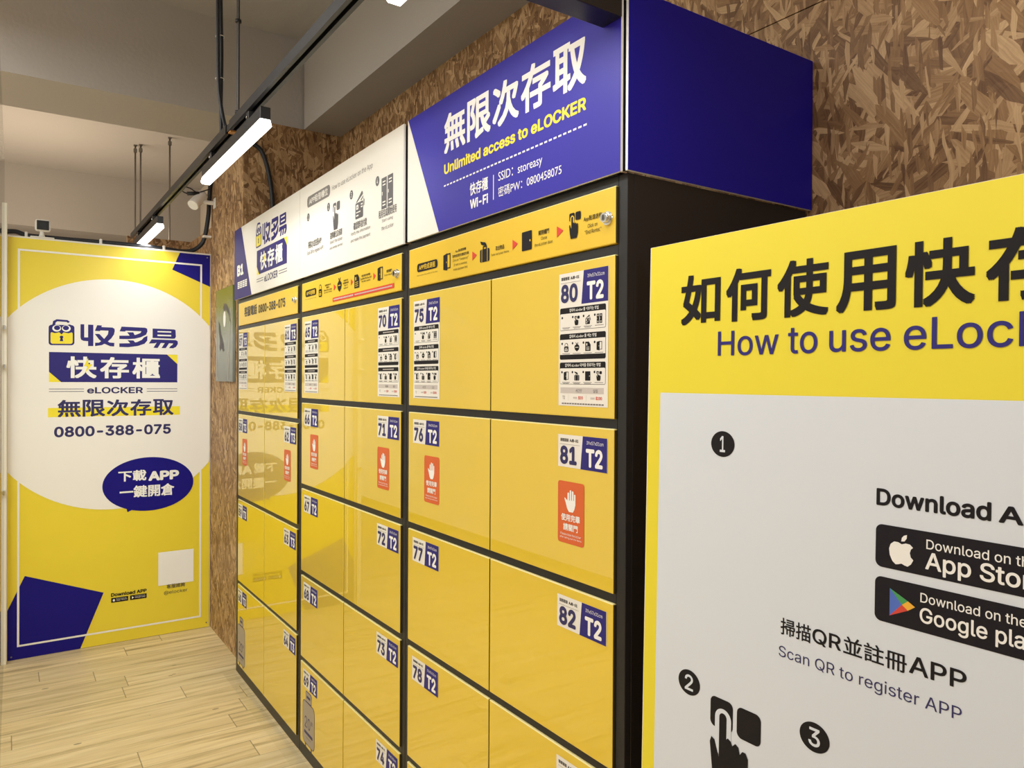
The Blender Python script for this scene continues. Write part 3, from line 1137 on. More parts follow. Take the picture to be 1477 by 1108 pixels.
def logo(g, x0, z0, x1, z1, l=1, fgc='print_blue'):
    """padlock emblem and the three drawn characters beside it"""
    def T(p):
        out = []
        for a, b_ in p:
            b_ = b_ - (a - 375) * 0.022
            out.append((x0 + (a - 62) / 1330 * (x1 - x0), z1 - (b_ - 72) / 296 * (z1 - z0)))
        return out

    def P(p, m=fgc, k=0):
        g.poly(T(p), m, l + k)

    def RR(a, b_, c, d, rd, m, k):
        P(g.rpts(a, b_, c, d, rd), m, k)

    def EL(a, b_, rx, ry, m, k):
        P([(a + rx * math.cos(t * math.pi / 14), b_ + ry * math.sin(t * math.pi / 14)) for t in range(28)], m, k)
    # emblem
    RR(70, 130, 316, 350, 30, fgc, 0)
    RR(88, 205, 300, 335, 22, 'print_yellow', 0.4)
    P([(72, 150), (110, 122), (160, 138), (192, 170), (224, 138), (272, 122), (315, 150), (302, 205), (258, 220), (212, 210), (192, 234), (172, 210), (126, 220), (84, 205)], fgc, 0.7)
    for cx, s_ in ((146, 1), (238, -1)):
        EL(cx, 168, 42, 36, 'print_white', 1.0)
        EL(cx + 4 * s_, 162, 29, 25, fgc, 1.3)
    P([(105, 130), (112, 90), (145, 70), (250, 76), (272, 95), (254, 108), (240, 96), (152, 92), (136, 104), (132, 130)], fgc, 0.2)
    EL(192, 262, 17, 15, fgc, 1.0)
    P([(184, 268), (200, 268), (209, 306), (175, 306)], fgc, 1.0)
    # first character
    P([(375, 118), (412, 118), (412, 262), (450, 262), (450, 120), (502, 122), (502, 357), (450, 357), (450, 303), (405, 300), (382, 288), (375, 262)])
    P([(540, 125), (588, 127), (582, 145), (695, 148), (716, 162), (718, 190), (660, 184), (572, 182), (568, 190), (517, 188)])
    P([(655, 178), (718, 182), (710, 225), (682, 270), (640, 312), (590, 345), (520, 357), (520, 320), (560, 318), (612, 275), (648, 225)], k=0.1)
    P([(517, 222), (562, 222), (615, 282), (665, 316), (714, 320), (712, 360), (670, 357), (610, 328), (560, 285)], k=0.2)
    # second character
    P([(788, 135), (1035, 143), (1056, 153), (1060, 188), (1000, 184), (830, 180), (825, 190), (768, 188)])
    P([(1000, 178), (1060, 182), (1045, 222), (990, 252), (925, 270), (860, 275), (765, 275), (765, 238), (870, 236), (935, 226), (985, 204)], k=0.1)
    P([(845, 198), (910, 198), (930, 240), (880, 246)], k=0.2)
    P([(1060, 235), (1058, 290), (1030, 325), (960, 352), (860, 367), (765, 365), (765, 325), (870, 322), (950, 308), (1000, 282), (1022, 254)])
    P([(850, 288), (912, 290), (935, 320), (885, 332)], k=0.1)
    # third character
    P([(1115, 150), (1350, 156), (1366, 164), (1370, 240), (1360, 262), (1340, 265), (1115, 258)])
    P([(1168, 177), (1318, 179), (1318, 194), (1168, 192)], 'print_white', 0.4)
    P([(1168, 219), (1318, 221), (1318, 238), (1168, 236)], 'print_white', 0.4)
    P([(1105, 275), (1370, 281), (1390, 294), (1392, 325), (1372, 360), (1340, 377), (1295, 375), (1312, 350), (1332, 338), (1340, 320), (1294, 318), (1258, 375), (1212, 374), (1248, 317), (1204, 316), (1170, 374), (1125, 372), (1160, 313), (1135, 320), (1075, 323)], k=0.1)


def logo_band(g, x0, z0, x1, z1, tx0, tx1, l=1):
    """blue band with yellow corners holding white characters"""
    w, h = x1 - x0, z1 - z0
    g.rect(x0, z0, x1, z1, 'print_yellow', l - 0.3)
    cx, cz = 0.088 * w, 0.34 * h
    g.poly([(x0, z0 + cz), (x0, z1), (x1 - cx, z1), (x1, z1 - cz), (x1, z0), (x0 + cx, z0)], 'print_blue', l)
    cw = (tx1 - tx0) / 3
    for i, ch in enumerate('快存櫃'):
        a = tx0 + i * cw * 1.035
        g.text(ch, a, z0 + 0.13 * h, a + cw * 0.93, z1 - 0.13 * h, 'print_white', l + 1, 0.028, 3)
    bx, bz = tx0 + 0.66 * cw, z0 + 0.56 * h
    g.poly([(bx, bz + 0.26 * h), (bx - 0.13 * cw, bz - 0.02 * h), (bx - 0.01 * cw, bz - 0.02 * h), (bx - 0.1 * cw, bz - 0.26 * h), (bx + 0.14 * cw, bz + 0.05 * h), (bx + 0.02 * cw, bz + 0.05 * h)], 'print_yellow', l + 2)


hA, oA = header('white header board with a navy wedge, a padlock emblem and B1 lettering', -2.395, -1.388, 2.243, 'white_board')
g = G((0, HY, 0), UX, UY, NN, base=0.0002, origin=oA)
g.poly([(-2.395, 1.892), (-2.078, 1.892), (-2.268, 2.243), (-2.395, 2.243)], 'print_blue', 1)
g.done('blue_wedge', hA, 'dark blue wedge at the left end')
g = G((0, HY, 0), UX, UY, NN, base=0.0002, origin=oA)
g.text('B1', -2.339, 2.005, -2.221, 2.06, 'print_white', 3, 0.05, 3)
g.done('white_lettering', hA, 'white B1 lettering on the wedge')
g = G((0, HY, 0), UX, UY, NN, base=0.0002, origin=oA)
g.glyphish(-2.329, 1.942, -2.15, 1.977, 'print_white', 4, 3)
g.done('place_lettering', hA, 'small white place name on the wedge')
g = G((0, HY, 0), UX, UY, NN, base=0.0002, origin=oA)
logo(g, -2.008, 2.094, -1.55, 2.214, 1)
logo_band(g, -1.99, 1.974, -1.546, 2.085, -1.937, -1.603, 1)
g.text('eLOCKER', -1.87, 1.93, -1.673, 1.962, 'print_navy', 1, 0.02, 2)
for a, c in ((-1.993, -1.885), (-1.655, -1.543)):
    for z in (1.953, 1.942):
        g.rect(a, z - 0.0014, c, z + 0.0014, 'print_navy', 1)
g.done('emblem', hA, 'padlock emblem with blue characters')

hB, oB = header('white header board with grey pictogram steps numbered 1 to 4', -1.3855, -0.458, 2.243, 'white_board')
GR, DG, WB = 'print_grey', 'print_dark_grey', 'white_board'
g = G((0, HY, 0), UX, UY, NN, base=0.0002, origin=oB)
g.rrect(-1.298, 2.153, -1.054, 2.195, 0.016, GR, 1)
g.text('APP租借櫃位', -1.275, 2.161, -1.076, 2.188, WB, 2, 0.02, 2)
g.text('How to use eLocker on the App', -1.035, 2.162, -0.68, 2.184, GR, 1, 0, 2)
g.done('title_lettering', hB, 'grey title pill and title words')
g = G((0, HY, 0), UX, UY, NN, base=0.0002, origin=oB)
for i, (x, z) in enumerate(((-1.2855, 2.1165), (-1.069, 2.115), (-0.855, 2.1155), (-0.643, 2.1155))):
    g.ell(x, z, 0.0145, 0.0155, DG, 1)
    g.text(str(i + 1), x - 0.005, z - 0.009, x + 0.005, z + 0.009, WB, 2, 0.0, 2)
    g.done('number_bullet', hB, 'small grey bullet numbered %d' % (i + 1))
    g = G((0, HY, 0), UX, UY, NN, base=0.0002, origin=oB)
g.icon('tap', -1.024, 2.022, -0.958, 2.118, DG, WB)
g.done('pictogram', hB, 'dark grey pictogram')
g = G((0, HY, 0), UX, UY, NN, base=0.0002, origin=oB)
g.icon('wallet', -0.82, 2.025, -0.744, 2.111, DG, WB)
g.done('pictogram', hB, 'dark grey pictogram')
g = G((0, HY, 0), UX, UY, NN, base=0.0002, origin=oB)
g.icon('lockers', -0.612, 2.02, -0.529, 2.116, DG, WB)
g.done('pictogram', hB, 'dark grey pictogram')
g = G((0, HY, 0), UX, UY, NN, base=0.0002, origin=oB)
for t, x0, x1, z0, z1, bd in (('掃描QR並註冊APP', -1.285, -1.14, 1.991, 2.026, .02), ('Scan QR to register APP', -1.299, -1.12, 1.966, 1.99, 0),
                              ('選擇櫃位及租期', -1.052, -0.937, 1.993, 2.023, .02), ('Select the locker', -1.054, -0.934, 1.976, 1.994, 0), ('and rental period', -1.056, -0.934, 1.954, 1.972, 0),
                              ('確認資料並付款', -0.836, -0.724, 1.99, 2.022, .02), ('Verify the information', -0.859, -0.697, 1.972, 1.992, 0), ('and make the payment', -0.859, -0.697, 1.949, 1.969, 0),
                              ('租用完成開始使用', -0.633, -0.504, 1.992, 2.024, .02), ('Start using', -0.608, -0.53, 1.975, 1.993, 0), ('the eLocker', -0.611, -0.525, 1.953, 1.971, 0)):
    g.text(t, x0, z0 + 0.002, x1, z1 - 0.004, DG, 1, bd, 2)
g.done('captions', hB, 'small dark grey captions')

hC, oC = header('bright blue header board with big white characters and Unlimited access lettering', -0.430, 0.4712, 2.243, 'header_blue')
g = G((0, HY, 0), UX, UY, NN, base=0.0002, origin=oC)
g.poly([(-0.430, 1.892), (-0.242, 1.892), (-0.428, 2.243), (-0.430, 2.243)], 'white_board', 1)
g.done('white_wedge', hC, 'white wedge at the left end')
g = G((0, HY, 0), UX, UY, NN, base=0.0002, origin=oC)
for i, ch in enumerate('無限次存取'):
    a = -0.215 + i * 0.1185
    g.text(ch, a, 2.092, a + 0.111, 2.195, 'print_white', 1, 0.026, 4)
g.done('title_lettering', hC, 'big white characters')
g = G((0, HY, 0), UX, UY, NN, base=0.0002, origin=oC)
g.text('Unlimited access to eLOCKER', -0.214, 2.038, 0.37, 2.066, 'print_yellow', 1, 0.03, 4)
g.done('subtitle_lettering', hC, 'yellow lettering')
g = G((0, HY, 0), UX, UY, NN, base=0.0002, origin=oC)
for k in range(36):
    a = -0.215 + k * 0.01648
    g.rect(a, 2.0065, a + 0.0105, 2.0105, 'print_white', 1)
g.text('快存櫃', -0.081, 1.955, 0.003, 1.987, 'print_white', 1, 0.02, 3)
g.text('Wi-Fi', -0.080, 1.922, 0.004, 1.946, 'print_white', 1, 0.03, 3)
g.rect(0.0265, 1.925, 0.0295, 1.984, 'print_white', 1)
g.text('SSID：storeasy', 0.049, 1.958, 0.223, 1.985, 'print_white', 1, 0.0, 3)
g.text('密碼PW：0800458075', 0.049, 1.926, 0.291, 1.95, 'print_white', 1, 0.0, 3)
g.done('network_lettering', hC, 'small white network lettering')

oD = (0.4745, 0.0, 1.892)
hD = thing('side_board', 'deep blue board closing the near end of the locker tops', 'sign', oD)
b = MB(oD)
b.box(0.4765, 0.4825, -0.004, YW - 0.004, 1.893, 2.24, 'foam_edge')
b.obj('foam_core', hD, 'white foam board showing at the edges')
b = MB(oD)
b.box(0.4826, 0.4836, -0.0035, YW - 0.0045, 1.8935, 2.2395, 'side_blue')
b.obj('printed_face', hD)

# black steel tube reaching out over the aisle from the blue header
b = MB((0.447, -0.55, 2.222))
b.box(0.419, 0.475, -0.985, HY - 0.001, 2.182, 2.258, 'black_metal', 0.002, 2)
tag(b.obj('steel_tube'), 'black square steel tube crossing above the blue header board', 'tube')

# ================================================================== printed banner on the end panel
oN = (XB, -0.46, 0.0)
bn = thing('printed_banner', 'tall yellow and white printed banner covering the end panel', 'banner', oN)
NX, NU, NV = (1, 0, 0), (0, 1, 0), (0, 0, 1)
BY0, BY1, BZ0, BZ1 = -0.963, 0.041, 0.003, 2.233
b = MB(oN)
b.box(XB - 0.005, XB, BY0, BY1, BZ0, BZ1, 'sheet_yellow')
b.obj('vinyl_sheet', bn)


def BG():
    return G((XB, 0, 0), NU, NV, NX, base=0.0005, step=0.0005, origin=oN)


g = BG()
g.poly([(-0.127, BZ1), (-0.168, 2.130), (BY1, 2.045), (BY1, BZ1)], 'sheet_blue', 0)
g.done('blue_shape', bn, 'dark blue shape in the top right corner')
g = BG()
g.poly([(BY0, 0.266), (-0.886, 0.440), (-0.517, 0.294), (-0.629, BZ0), (BY0, BZ0)], 'sheet_blue', 0)
g.done('blue_shape', bn, 'dark blue shape in the bottom left corner')
g = BG()
fw = 0.010
for q in ((-0.920, 0.068, -0.920 + fw, 2.175), (-0.014, 0.068, -0.014 + fw, 2.175), (-0.920 + fw, 2.165, -0.014, 2.175), (-0.920 + fw, 0.068, -0.014, 0.068 + fw)):
    g.rect(*q, 'sheet_white', 1)
g.done('border_line', bn, 'thin white border line')
g = BG()
pts = []
for k in range(120):
    t = 2 * math.pi * k / 120
    pts.append((min(BY1, max(BY0, -0.463 + 0.645 * math.cos(t))), 1.402 + 0.645 * math.sin(t)))
g.poly(pts, 'sheet_white', 2)
g.done('white_disc', bn, 'big cream white disc')
g = BG()
logo(g, -0.785, 1.664, -0.137, 1.812, 3)
g.done('emblem', bn, 'padlock emblem with blue characters')
g = BG()
logo_band(g, -0.779, 1.471, -0.139, 1.633, -0.699, -0.232, 3)
g.done('band', bn, 'blue band with white characters')
g = BG()
g.text('eLOCKER', -0.600, 1.408, -0.321, 1.444, 'print_navy', 3, 0.025, 3)
for a, c in ((-0.779, -0.615), (-0.301, -0.139)):
    for z in (1.4335, 1.4195):
        g.rect(a, z - 0.0014, c, z + 0.0014, 'print_navy', 3)
g.rect(-0.783, 1.281, -0.124, 1.331, 'print_yellow', 2.6)
for i, ch in enumerate('無限次存取'):
    a = -0.739 + i * 0.1175
    g.text(ch, a, 1.28, a + 0.11, 1.374, 'print_navy', 3, 0.024, 3)
g.text('0800-388-075', -0.755, 1.171, -0.173, 1.229, 'print_navy', 3, 0.03, 3)
g.done('lettering', bn, 'dark blue lettering and hotline number')
g = BG()
g.ell(-0.287, 0.886, 0.238, 0.154, 'sheet_blue', 3, 64)
g.poly([(-0.412, 0.79), (-0.399, 0.733), (-0.34, 0.762)], 'sheet_blue', 3.3)
g.text('下載', -0.446, 0.908, -0.302, 0.970, 'print_white', 4, 0.028, 3)
g.text('APP', -0.292, 0.903, -0.128, 0.958, 'print_white', 4, 0.045, 3)
g.text('一鍵開倉', -0.439, 0.812, -0.154, 0.882, 'print_white', 4, 0.028, 3)
g.done('speech_bubble', bn, 'blue speech bubble with white words')
g = BG()
g.rect(-0.238, 0.289, -0.046, 0.483, 'print_white', 3)
g.done('white_card', bn, 'blank white square')
g = BG()
g.text('Download APP', -0.480, 0.264, -0.299, 0.284, 'print_black', 3, 0.03, 2)
for a, c, t in ((-0.479, -0.394, 'App Store'), (-0.384, -0.299, 'Google play')):
    g.rect(a, 0.231, c, 0.257, 'print_black', 3)
    g.text(t, a + 0.025, 0.237, c - 0.006, 0.246, 'print_white', 4, 0, 1)
    g.text('Download on the', a + 0.025, 0.248, c - 0.008, 0.252, 'print_white', 4, 0, 1)
g.ell(-0.466, 0.243, 0.006, 0.0068, 'print_white', 4, 14)
g.poly([(-0.375, 0.236), (-0.375, 0.251), (-0.364, 0.2435)], 'print_white', 4)
g.text('客服諮詢', -0.193, 0.266, -0.094, 0.291, 'print_dark_grey', 3, 0.012, 2)
g.text('@elocker', -0.207, 0.230, -0.080, 0.254, 'print_dark_grey', 3, 0.0, 2)
g.done('small_lettering', bn, 'small dark print at the foot')
for y, z in ((0.025, 2.218), (-0.945, 0.02), (0.026, 0.03)):
    b = MB(oN)
    b.cyl((XB, y, z), (XB + 0.004, y, z), 0.004, 'steel', 10)
    b.obj('screw', bn)

# ================================================================== how-to sign on the right
lean = Matrix.Rotation(math.atan(-0.016), 3, 'X')
SUX = Vector((1, 0, 0))
SUY = Vector((0, 0.016, 1)).normalized()
SN = SUX.cross(SUY)
if SN.y > 0:
    SN.negate()
SO = Vector((0.52, 0.021, 1.742))
oS = (0.95, 0.02, 0.0)
sg = thing('guide_sign', 'large yellow and white how-to sign board standing in the foreground', 'sign', oS)
SWD = 0.855
SHT = 1.742 / SUY.z - 0.001


def quad_box(mb, x0, x1, y0, y1, d0, d1, m):
    c = []
    for d in (d0, d1):
        for y in (y0, y1):
            for x in (x0, x1):
                c.append(SO + SUX * x + SUY * y + SN * d)
    for q in ((0, 2, 3, 1), (4, 5, 7, 6), (0, 1, 5, 4), (2, 6, 7, 3), (0, 4, 6, 2), (1, 3, 7, 5)):
        mb.face([c[i] for i in q], m)


b = MB(oS)
quad_box(b, 0, SWD, -SHT, 0, -0.012, 0, 'foam_edge')
b.obj('foam_core', sg, 'white foam board showing at the edges')


def SG(base=0.0004):
    return G(SO, SUX, SUY, SN, base=base, step=0.0004, origin=oS)


# sign coordinates: x measured from the board's left edge, y down from its top
g = SG()
g.rect(0.0015, -SHT, SWD, -0.0005, 'sign_yellow', 0)
g.done('yellow_face', sg, 'yellow printed face')
g = SG()
g.rect(0.032, -SHT + 0.06, SWD - 0.032, -0.2695, 'sign_white', 1)
g.done('white_panel', sg, 'pale grey white printed panel')
D = -0.52
g = SG()
for i, ch in enumerate('如何使用快存櫃'):
    a = 0.599 + i * 0.0995 + D
    g.text(ch, a, -0.150, a + 0.088, -0.0625, 'print_black', 2, 0.028, 5)
g.done('title_lettering', sg, 'big black characters')
g = SG()
for t, a, c, z0, z1 in (('How', 0.683, 0.802, -0.206, -0.1645), ('to', 0.819, 0.869, -0.206, -0.166), ('use', 0.888, 0.979, -0.2055, -0.1735), ('eLocker', 0.997, 1.217, -0.2055, -0.1635)):
    g.text(t, a + D, z0, c + D, z1, 'print_blue', 2, 0.006, 5)
g.done('subtitle_lettering', sg, 'blue lettering below the title')
for n_, x, y in (('1', 0.697, -0.353), ('2', 0.633, -0.772), ('3', 0.875, -0.771)):
    g = SG()
    g.ell(x + D, y, 0.0245, 0.0215, 'print_black', 2, 48)
    hw = 0.0055 if n_ == '1' else 0.0095
    g.text(n_, x - hw + D, y - 0.0135, x + hw + D, y + 0.0135, 'sign_white', 3, 0.012, 4)
    g.done('number_bullet', sg, 'black round bullet numbered %s' % n_)
g = SG()
g.text('Download', 0.963 + D, -0.417, 1.107 + D, -0.3935, 'print_black', 2, 0.024, 5)
g.text('APP', 1.115 + D, -0.4165, 1.189 + D, -0.3955, 'print_black', 2, 0.024, 5)
g.done('caption_lettering', sg, 'bold black words above the store badges')


def badge(y1, y0):
    g = SG()
    g.rrect(0.963 + D, y0, 1.30 + D, y1, 0.009, 'badge_black', 2)
    return g


g = badge(-0.442, -0.500)
g.text('Download on the', 1.031 + D, -0.4645, 1.158 + D, -0.452, 'print_white', 3, 0.006, 4)
g.text('App Store', 1.030 + D, -0.4965, 1.168 + D, -0.468, 'print_white', 3, 0.014, 5)
ax, ay, q = 0.982 + D, -0.4925, 0.034
AP = [(0.5, 0.69), (0.36, 0.74), (0.2, 0.74), (0.06, 0.64), (0.0, 0.48), (0.03, 0.28), (0.14, 0.09), (0.27, 0.0), (0.38, 0.02), (0.5, 0.06), (0.62, 0.02), (0.74, 0.0), (0.87, 0.09), (0.96, 0.24), (0.86, 0.32), (0.82, 0.45), (0.86, 0.57), (0.94, 0.64), (0.82, 0.73), (0.66, 0.74)]
g.poly([(ax + a * q, ay + c * q * 1.2) for a, c in AP], 'print_white', 3)
g.poly([(ax + a * q, ay + c * q * 1.2) for a, c in ((0.48, 0.78), (0.5, 0.9), (0.58, 0.98), (0.7, 1.02), (0.69, 0.9), (0.61, 0.8))], 'print_white', 3)
g.done('store_badge', sg, 'black badge with a white apple shape')
g = badge(-0.513, -0.5735)
g.text('Download on the', 1.0245 + D, -0.535, 1.147 + D, -0.5225, 'print_white', 3, 0.006, 4)
g.text('Google', 1.024 + D, -0.5665, 1.105 + D, -0.541, 'print_white', 3, 0.012, 5)
g.text('play', 1.114 + D, -0.5665, 1.16 + D, -0.541, 'print_white', 3, 0.012, 5)
tx, ty = 0.984 + D, -0.5445
pa, pb, pc, ce = (tx, ty + 0.0185), (tx, ty - 0.0185), (tx + 0.034, ty + 0.001), (tx + 0.0165, ty)
g.poly([pa, pb, ce], 'play_blue', 3)
g.poly([pa, ce, (tx + 0.0245, ty + 0.0065)], 'play_green', 3)
g.poly([ce, (tx + 0.0245, ty - 0.006), pc, (tx + 0.0245, ty + 0.0065)], 'play_yellow', 3)
g.poly([pb, (tx + 0.0245, ty - 0.006), ce], 'play_red', 3)
g.done('store_badge', sg, 'black badge with a coloured play triangle')
g = SG()
g.text('掃描', 0.8145 + D, -0.636, 0.8665 + D, -0.61, 'print_black', 2, 0.012, 4)
g.text('QR', 0.869 + D, -0.6345, 0.9145 + D, -0.611, 'print_black', 2, 0.012, 4)
g.text('並註冊', 0.918 + D, -0.6345, 1.008 + D, -0.6085, 'print_black', 2, 0.012, 4)
g.text('APP', 1.011 + D, -0.631, 1.082 + D, -0.6075, 'print_black', 2, 0.012, 4)
g.text('Scan QR to register APP', 0.812 + D, -0.675, 1.077 + D, -0.6535, 'print_navy', 2, 0.0, 4)
g.done('step_lettering', sg, 'black and navy scanning instruction words')
g = SG()
g.icon('tap', 0.681 + D, -0.932, 0.782 + D, -0.7755, 'print_black', 'sign_white', 2, 8)
g.done('pictogram', sg, 'black pictogram of a finger on two tiles')
b = MB(oS)
for x in (0.12, SWD - 0.12):
    p = SO + SUX * x - SN * 0.014
    b.tube([p + Vector((0, 0.0, -0.45)), (p.x, 0.40, 0.012)], 0.01, 'black_metal', 8, False)
b.obj('rear_leg', sg)

# ================================================================== poster on the column
oP = (-2.8, 0.05, 1.475)
po = thing('wall_poster', 'narrow misty picture with a dark bird on the wooden column', 'poster', oP)
b = MB(oP)
b.box(-3.0, -2.62, 0.034, 0.049, 1.478, 2.0, 'misty_print', 0.002, 1)
b.obj('picture_panel', po)
g = G((0, 0.034, 0), UX, UY, NN, base=0.0006, origin=oP)
bx, bz = -2.875, 1.70
g.poly([(bx - 0.06, bz + 0.12), (bx - 0.03, bz + 0.105), (bx + 0.0, bz + 0.045), (bx + 0.05, bz + 0.0), (bx + 0.075, bz - 0.05), (bx + 0.05, bz - 0.055), (bx + 0.01, bz - 0.03), (bx - 0.02, bz - 0.05), (bx - 0.035, bz - 0.03), (bx - 0.02, bz + 0.01), (bx - 0.05, bz + 0.05)], 'print_dark_grey', 1)
g.done('bird_shape', po, 'dark flying bird')
g = G((0, 0.034, 0), UX, UY, NN, base=0.0006, origin=oP)
g.poly([(-2.83, 1.885), (-2.80, 1.915), (-2.74, 1.90), (-2.68, 1.85), (-2.66, 1.79), (-2.70, 1.84), (-2.76, 1.875), (-2.81, 1.87)], 'print_dark_grey', 1)
g.ell(-2.795, 1.825, 0.028, 0.045, 'sheet_white', 1)
for a in (-2.97, -2.72):
    g.poly([(a, 1.485), (a + 0.01, 1.485), (a + (-0.02 if a < -2.9 else 0.06), 1.88), (a + (-0.026 if a < -2.9 else 0.054), 1.88)], 'print_light_grey', 0.5)
g.done('scenery_shapes', po, 'pale moon and arching canopy')

# ================================================================== lighting track and linear lamps
TY, TZ = -0.30, 2.397
oT = (-1.0, TY, TZ)
tr = thing('lighting_track', 'long black lighting track hanging above the lockers', 'track', oT)
for a, c in ((-3.75, -1.29), (-1.24, 3.0)):
    b = MB(oT)
    b.box(a, c, TY - 0.0175, TY - 0.013, TZ - 0.016, TZ + 0.016, 'track_black')
    b.box(a, c, TY + 0.013, TY + 0.0175, TZ - 0.016, TZ + 0.016, 'track_black')
    b.box(a, c, TY - 0.013, TY + 0.013, TZ + 0.008, TZ + 0.016, 'track_black')
    b.box(a, c, TY - 0.013, TY - 0.006, TZ - 0.016, TZ - 0.012, 'track_black')
    b.box(a, c, TY + 0.006, TY + 0.013, TZ - 0.016, TZ - 0.012, 'track_black')
    b.obj('rail', tr)
b = MB(oT)
b.box(-1.29, -1.24, TY - 0.014, TY + 0.014, TZ - 0.012, TZ + 0.012, 'track_black')
b.box(-1.283, -1.25, TY - 0.01, TY + 0.01, TZ - 0.017, TZ - 0.012, 'copper_end')
b.obj('coupling', tr, 'joint with bare copper contacts')


def linear_lamp(label, x0):
    x1 = x0 + 0.84
    o = (x0, TY, 2.35)
    rt = thing('linear_lamp', label, 'lamp', o, 'linear lamps on the lighting track')
    b = MB(o)
    b.box(x0, x1, TY - 0.016, TY + 0.016, 2.312, 2.35, 'track_black', 0.002, 2)
    b.obj('housing', rt)
    b = MB(o)
    prof = [(-0.0155, 2.312), (0.0155, 2.312), (0.021, 2.292), (0.014, 2.284), (-0.014, 2.284), (-0.021, 2.292)]
    for i in range(6):
        p, q_ = prof[i], prof[(i + 1) % 6]
        b.face([(x0 + 0.004, TY + p[0], p[1]), (x1 - 0.004, TY + p[0], p[1]), (x1 - 0.004, TY + q_[0], q_[1]), (x0 + 0.004, TY + q_[0], q_[1])], 'lamp_glow')
    b.face([(x0 + 0.004, TY + p[0], p[1]) for p in prof[::-1]], 'lamp_glow')
    b.face([(x1 - 0.004, TY + p[0], p[1]) for p in prof], 'lamp_glow')
    b.obj('diffuser', rt, 'glowing white diffuser')
    for a in (0.12, 0.66):
        b = MB(o)
        b.box(x0 + a, x0 + a + 0.03, TY - 0.013, TY + 0.013, 2.35, TZ - 0.0165, 'track_black', 0.001, 1)
        b.cyl((x0 + a + 0.015, TY - 0.013, 2.362), (x0 + a + 0.015, TY - 0.017, 2.362), 0.004, 'chrome', 10)
        b.obj('adapter', rt)
    return rt


def lamp_light(x0):
    area_light('linear_lamp_light', (x0 + 0.42, TY, 2.276), (0, 0, 0), 0.8, 0.05, LAMP_W, (1.0, 0.985, 0.95), 165)
    area_light('lamp_end_fill', (x0 - 0.004, TY, 2.29), (0, math.radians(62), 0), 0.03, 0.04, 1.0, (1.0, 0.97, 0.92), 84)  # extra fill added at the lamp end to brighten column and banner


L1 = linear_lamp('lit white linear lamp hanging in front of the wooden column, nearest fully in view', -1.69)
for x0, lb in ((-3.61, 'lit linear lamp farthest away, reaching over the banner top'), (0.08, 'linear lamp whose tip shows at the top edge of the photo'), (1.95, 'linear lamp nearest the viewer, above the guide sign')):
    dup(L1, (x0 + 1.69, 0, 0), lb)
for x0 in (-3.61, -1.69, 0.08, 1.95):
    lamp_light(x0)

# ================================================================== cables, rods, small devices
GC = 'black cables dropping from the ceiling to the track'
for dx, dy, lb, pts in ((0, 0, 'left black cable of the tied pair dropping to the track', [(-1.452, TY, CZ), (-1.45, TY, 3.0), (-1.443, TY + 0.003, 2.75), (-1.437, TY, 2.55), (-1.432, TY, TZ + 0.016)]),
                        (0, 0, 'right black cable of the tied pair bending onto the track', [(-1.424, TY - 0.016, CZ), (-1.423, TY - 0.016, 3.0), (-1.42, TY - 0.015, 2.75), (-1.417, TY - 0.013, 2.6), (-1.405, TY - 0.004, 2.5), (-1.355, TY, TZ + 0.018)])):
    b = MB(pts[0])
    b.tube(pts, 0.0068, 'cable_rubber', 10)
    t = tag(b.obj('power_cable'), lb, 'cable', GC)
    if pts[0][0] < -1.44:
        for z in (2.98, 2.79, 2.63):
            b = MB(pts[0])
            ring = [(-1.438 + 0.0175 * math.cos(k * math.pi / 8), TY - 0.004 + 0.015 * math.sin(k * math.pi / 8), z) for k in range(17)]
            b.tube(ring, 0.0016, 'clip_white', 6, False)
            b.obj('cable_tie', t, 'pale cable tie')
b = MB((-1.189, TY, CZ))
b.tube([(-1.20, TY, CZ), (-1.196, TY, 2.95), (-1.19, TY, 2.7), (-1.189, TY, TZ + 0.016)], 0.0042, 'cable_rubber', 8)
rd = b.obj('hanging_rod')
tag(rd, 'thin rod and wire holding the track beside the cable pair', 'rod')
b = MB((-1.189, TY, CZ))
b.tube([(-1.178, TY, CZ), (-1.18, TY, 2.95), (-1.181, TY, 2.7), (-1.181, TY, TZ + 0.016)], 0.004, 'dark_steel', 8)
b.obj('wire', rd)
for z in (2.75, 2.43):
    b = MB((-1.189, TY, CZ))
    b.tube([(-1.185, TY, z - 0.005), (-1.185, TY, z + 0.005)], 0.0105, 'black_plastic', 10, False)
    b.obj('clamp', rd)

# threaded rods beyond the banner
GRD = 'threaded rods hanging beyond the banner'
for x, y, z1, lb in ((-5.03, -0.125, 2.15, 'left thin steel rod of the close pair beyond the banner'), (-4.99, -0.092, 2.15, 'right thin steel rod of the close pair beyond the banner'), (-4.673, 0.066, 2.3, 'single thin steel rod hanging right of the pair')):
    b = MB((x, y, CZ))
    b.cyl((x, y, CZ - 0.001), (x, y, z1), 0.0065, 'steel', 8)
    b.box(x - 0.012, x + 0.012, y - 0.012, y + 0.012, CZ - 0.008, CZ - 0.001, 'steel')
    b.box(x - 0.01, x + 0.01, y - 0.012, y + 0.012, CZ - 0.06, CZ - 0.03, 'steel')
    tag(b.obj('threaded_rod'), lb, 'rod', GRD)

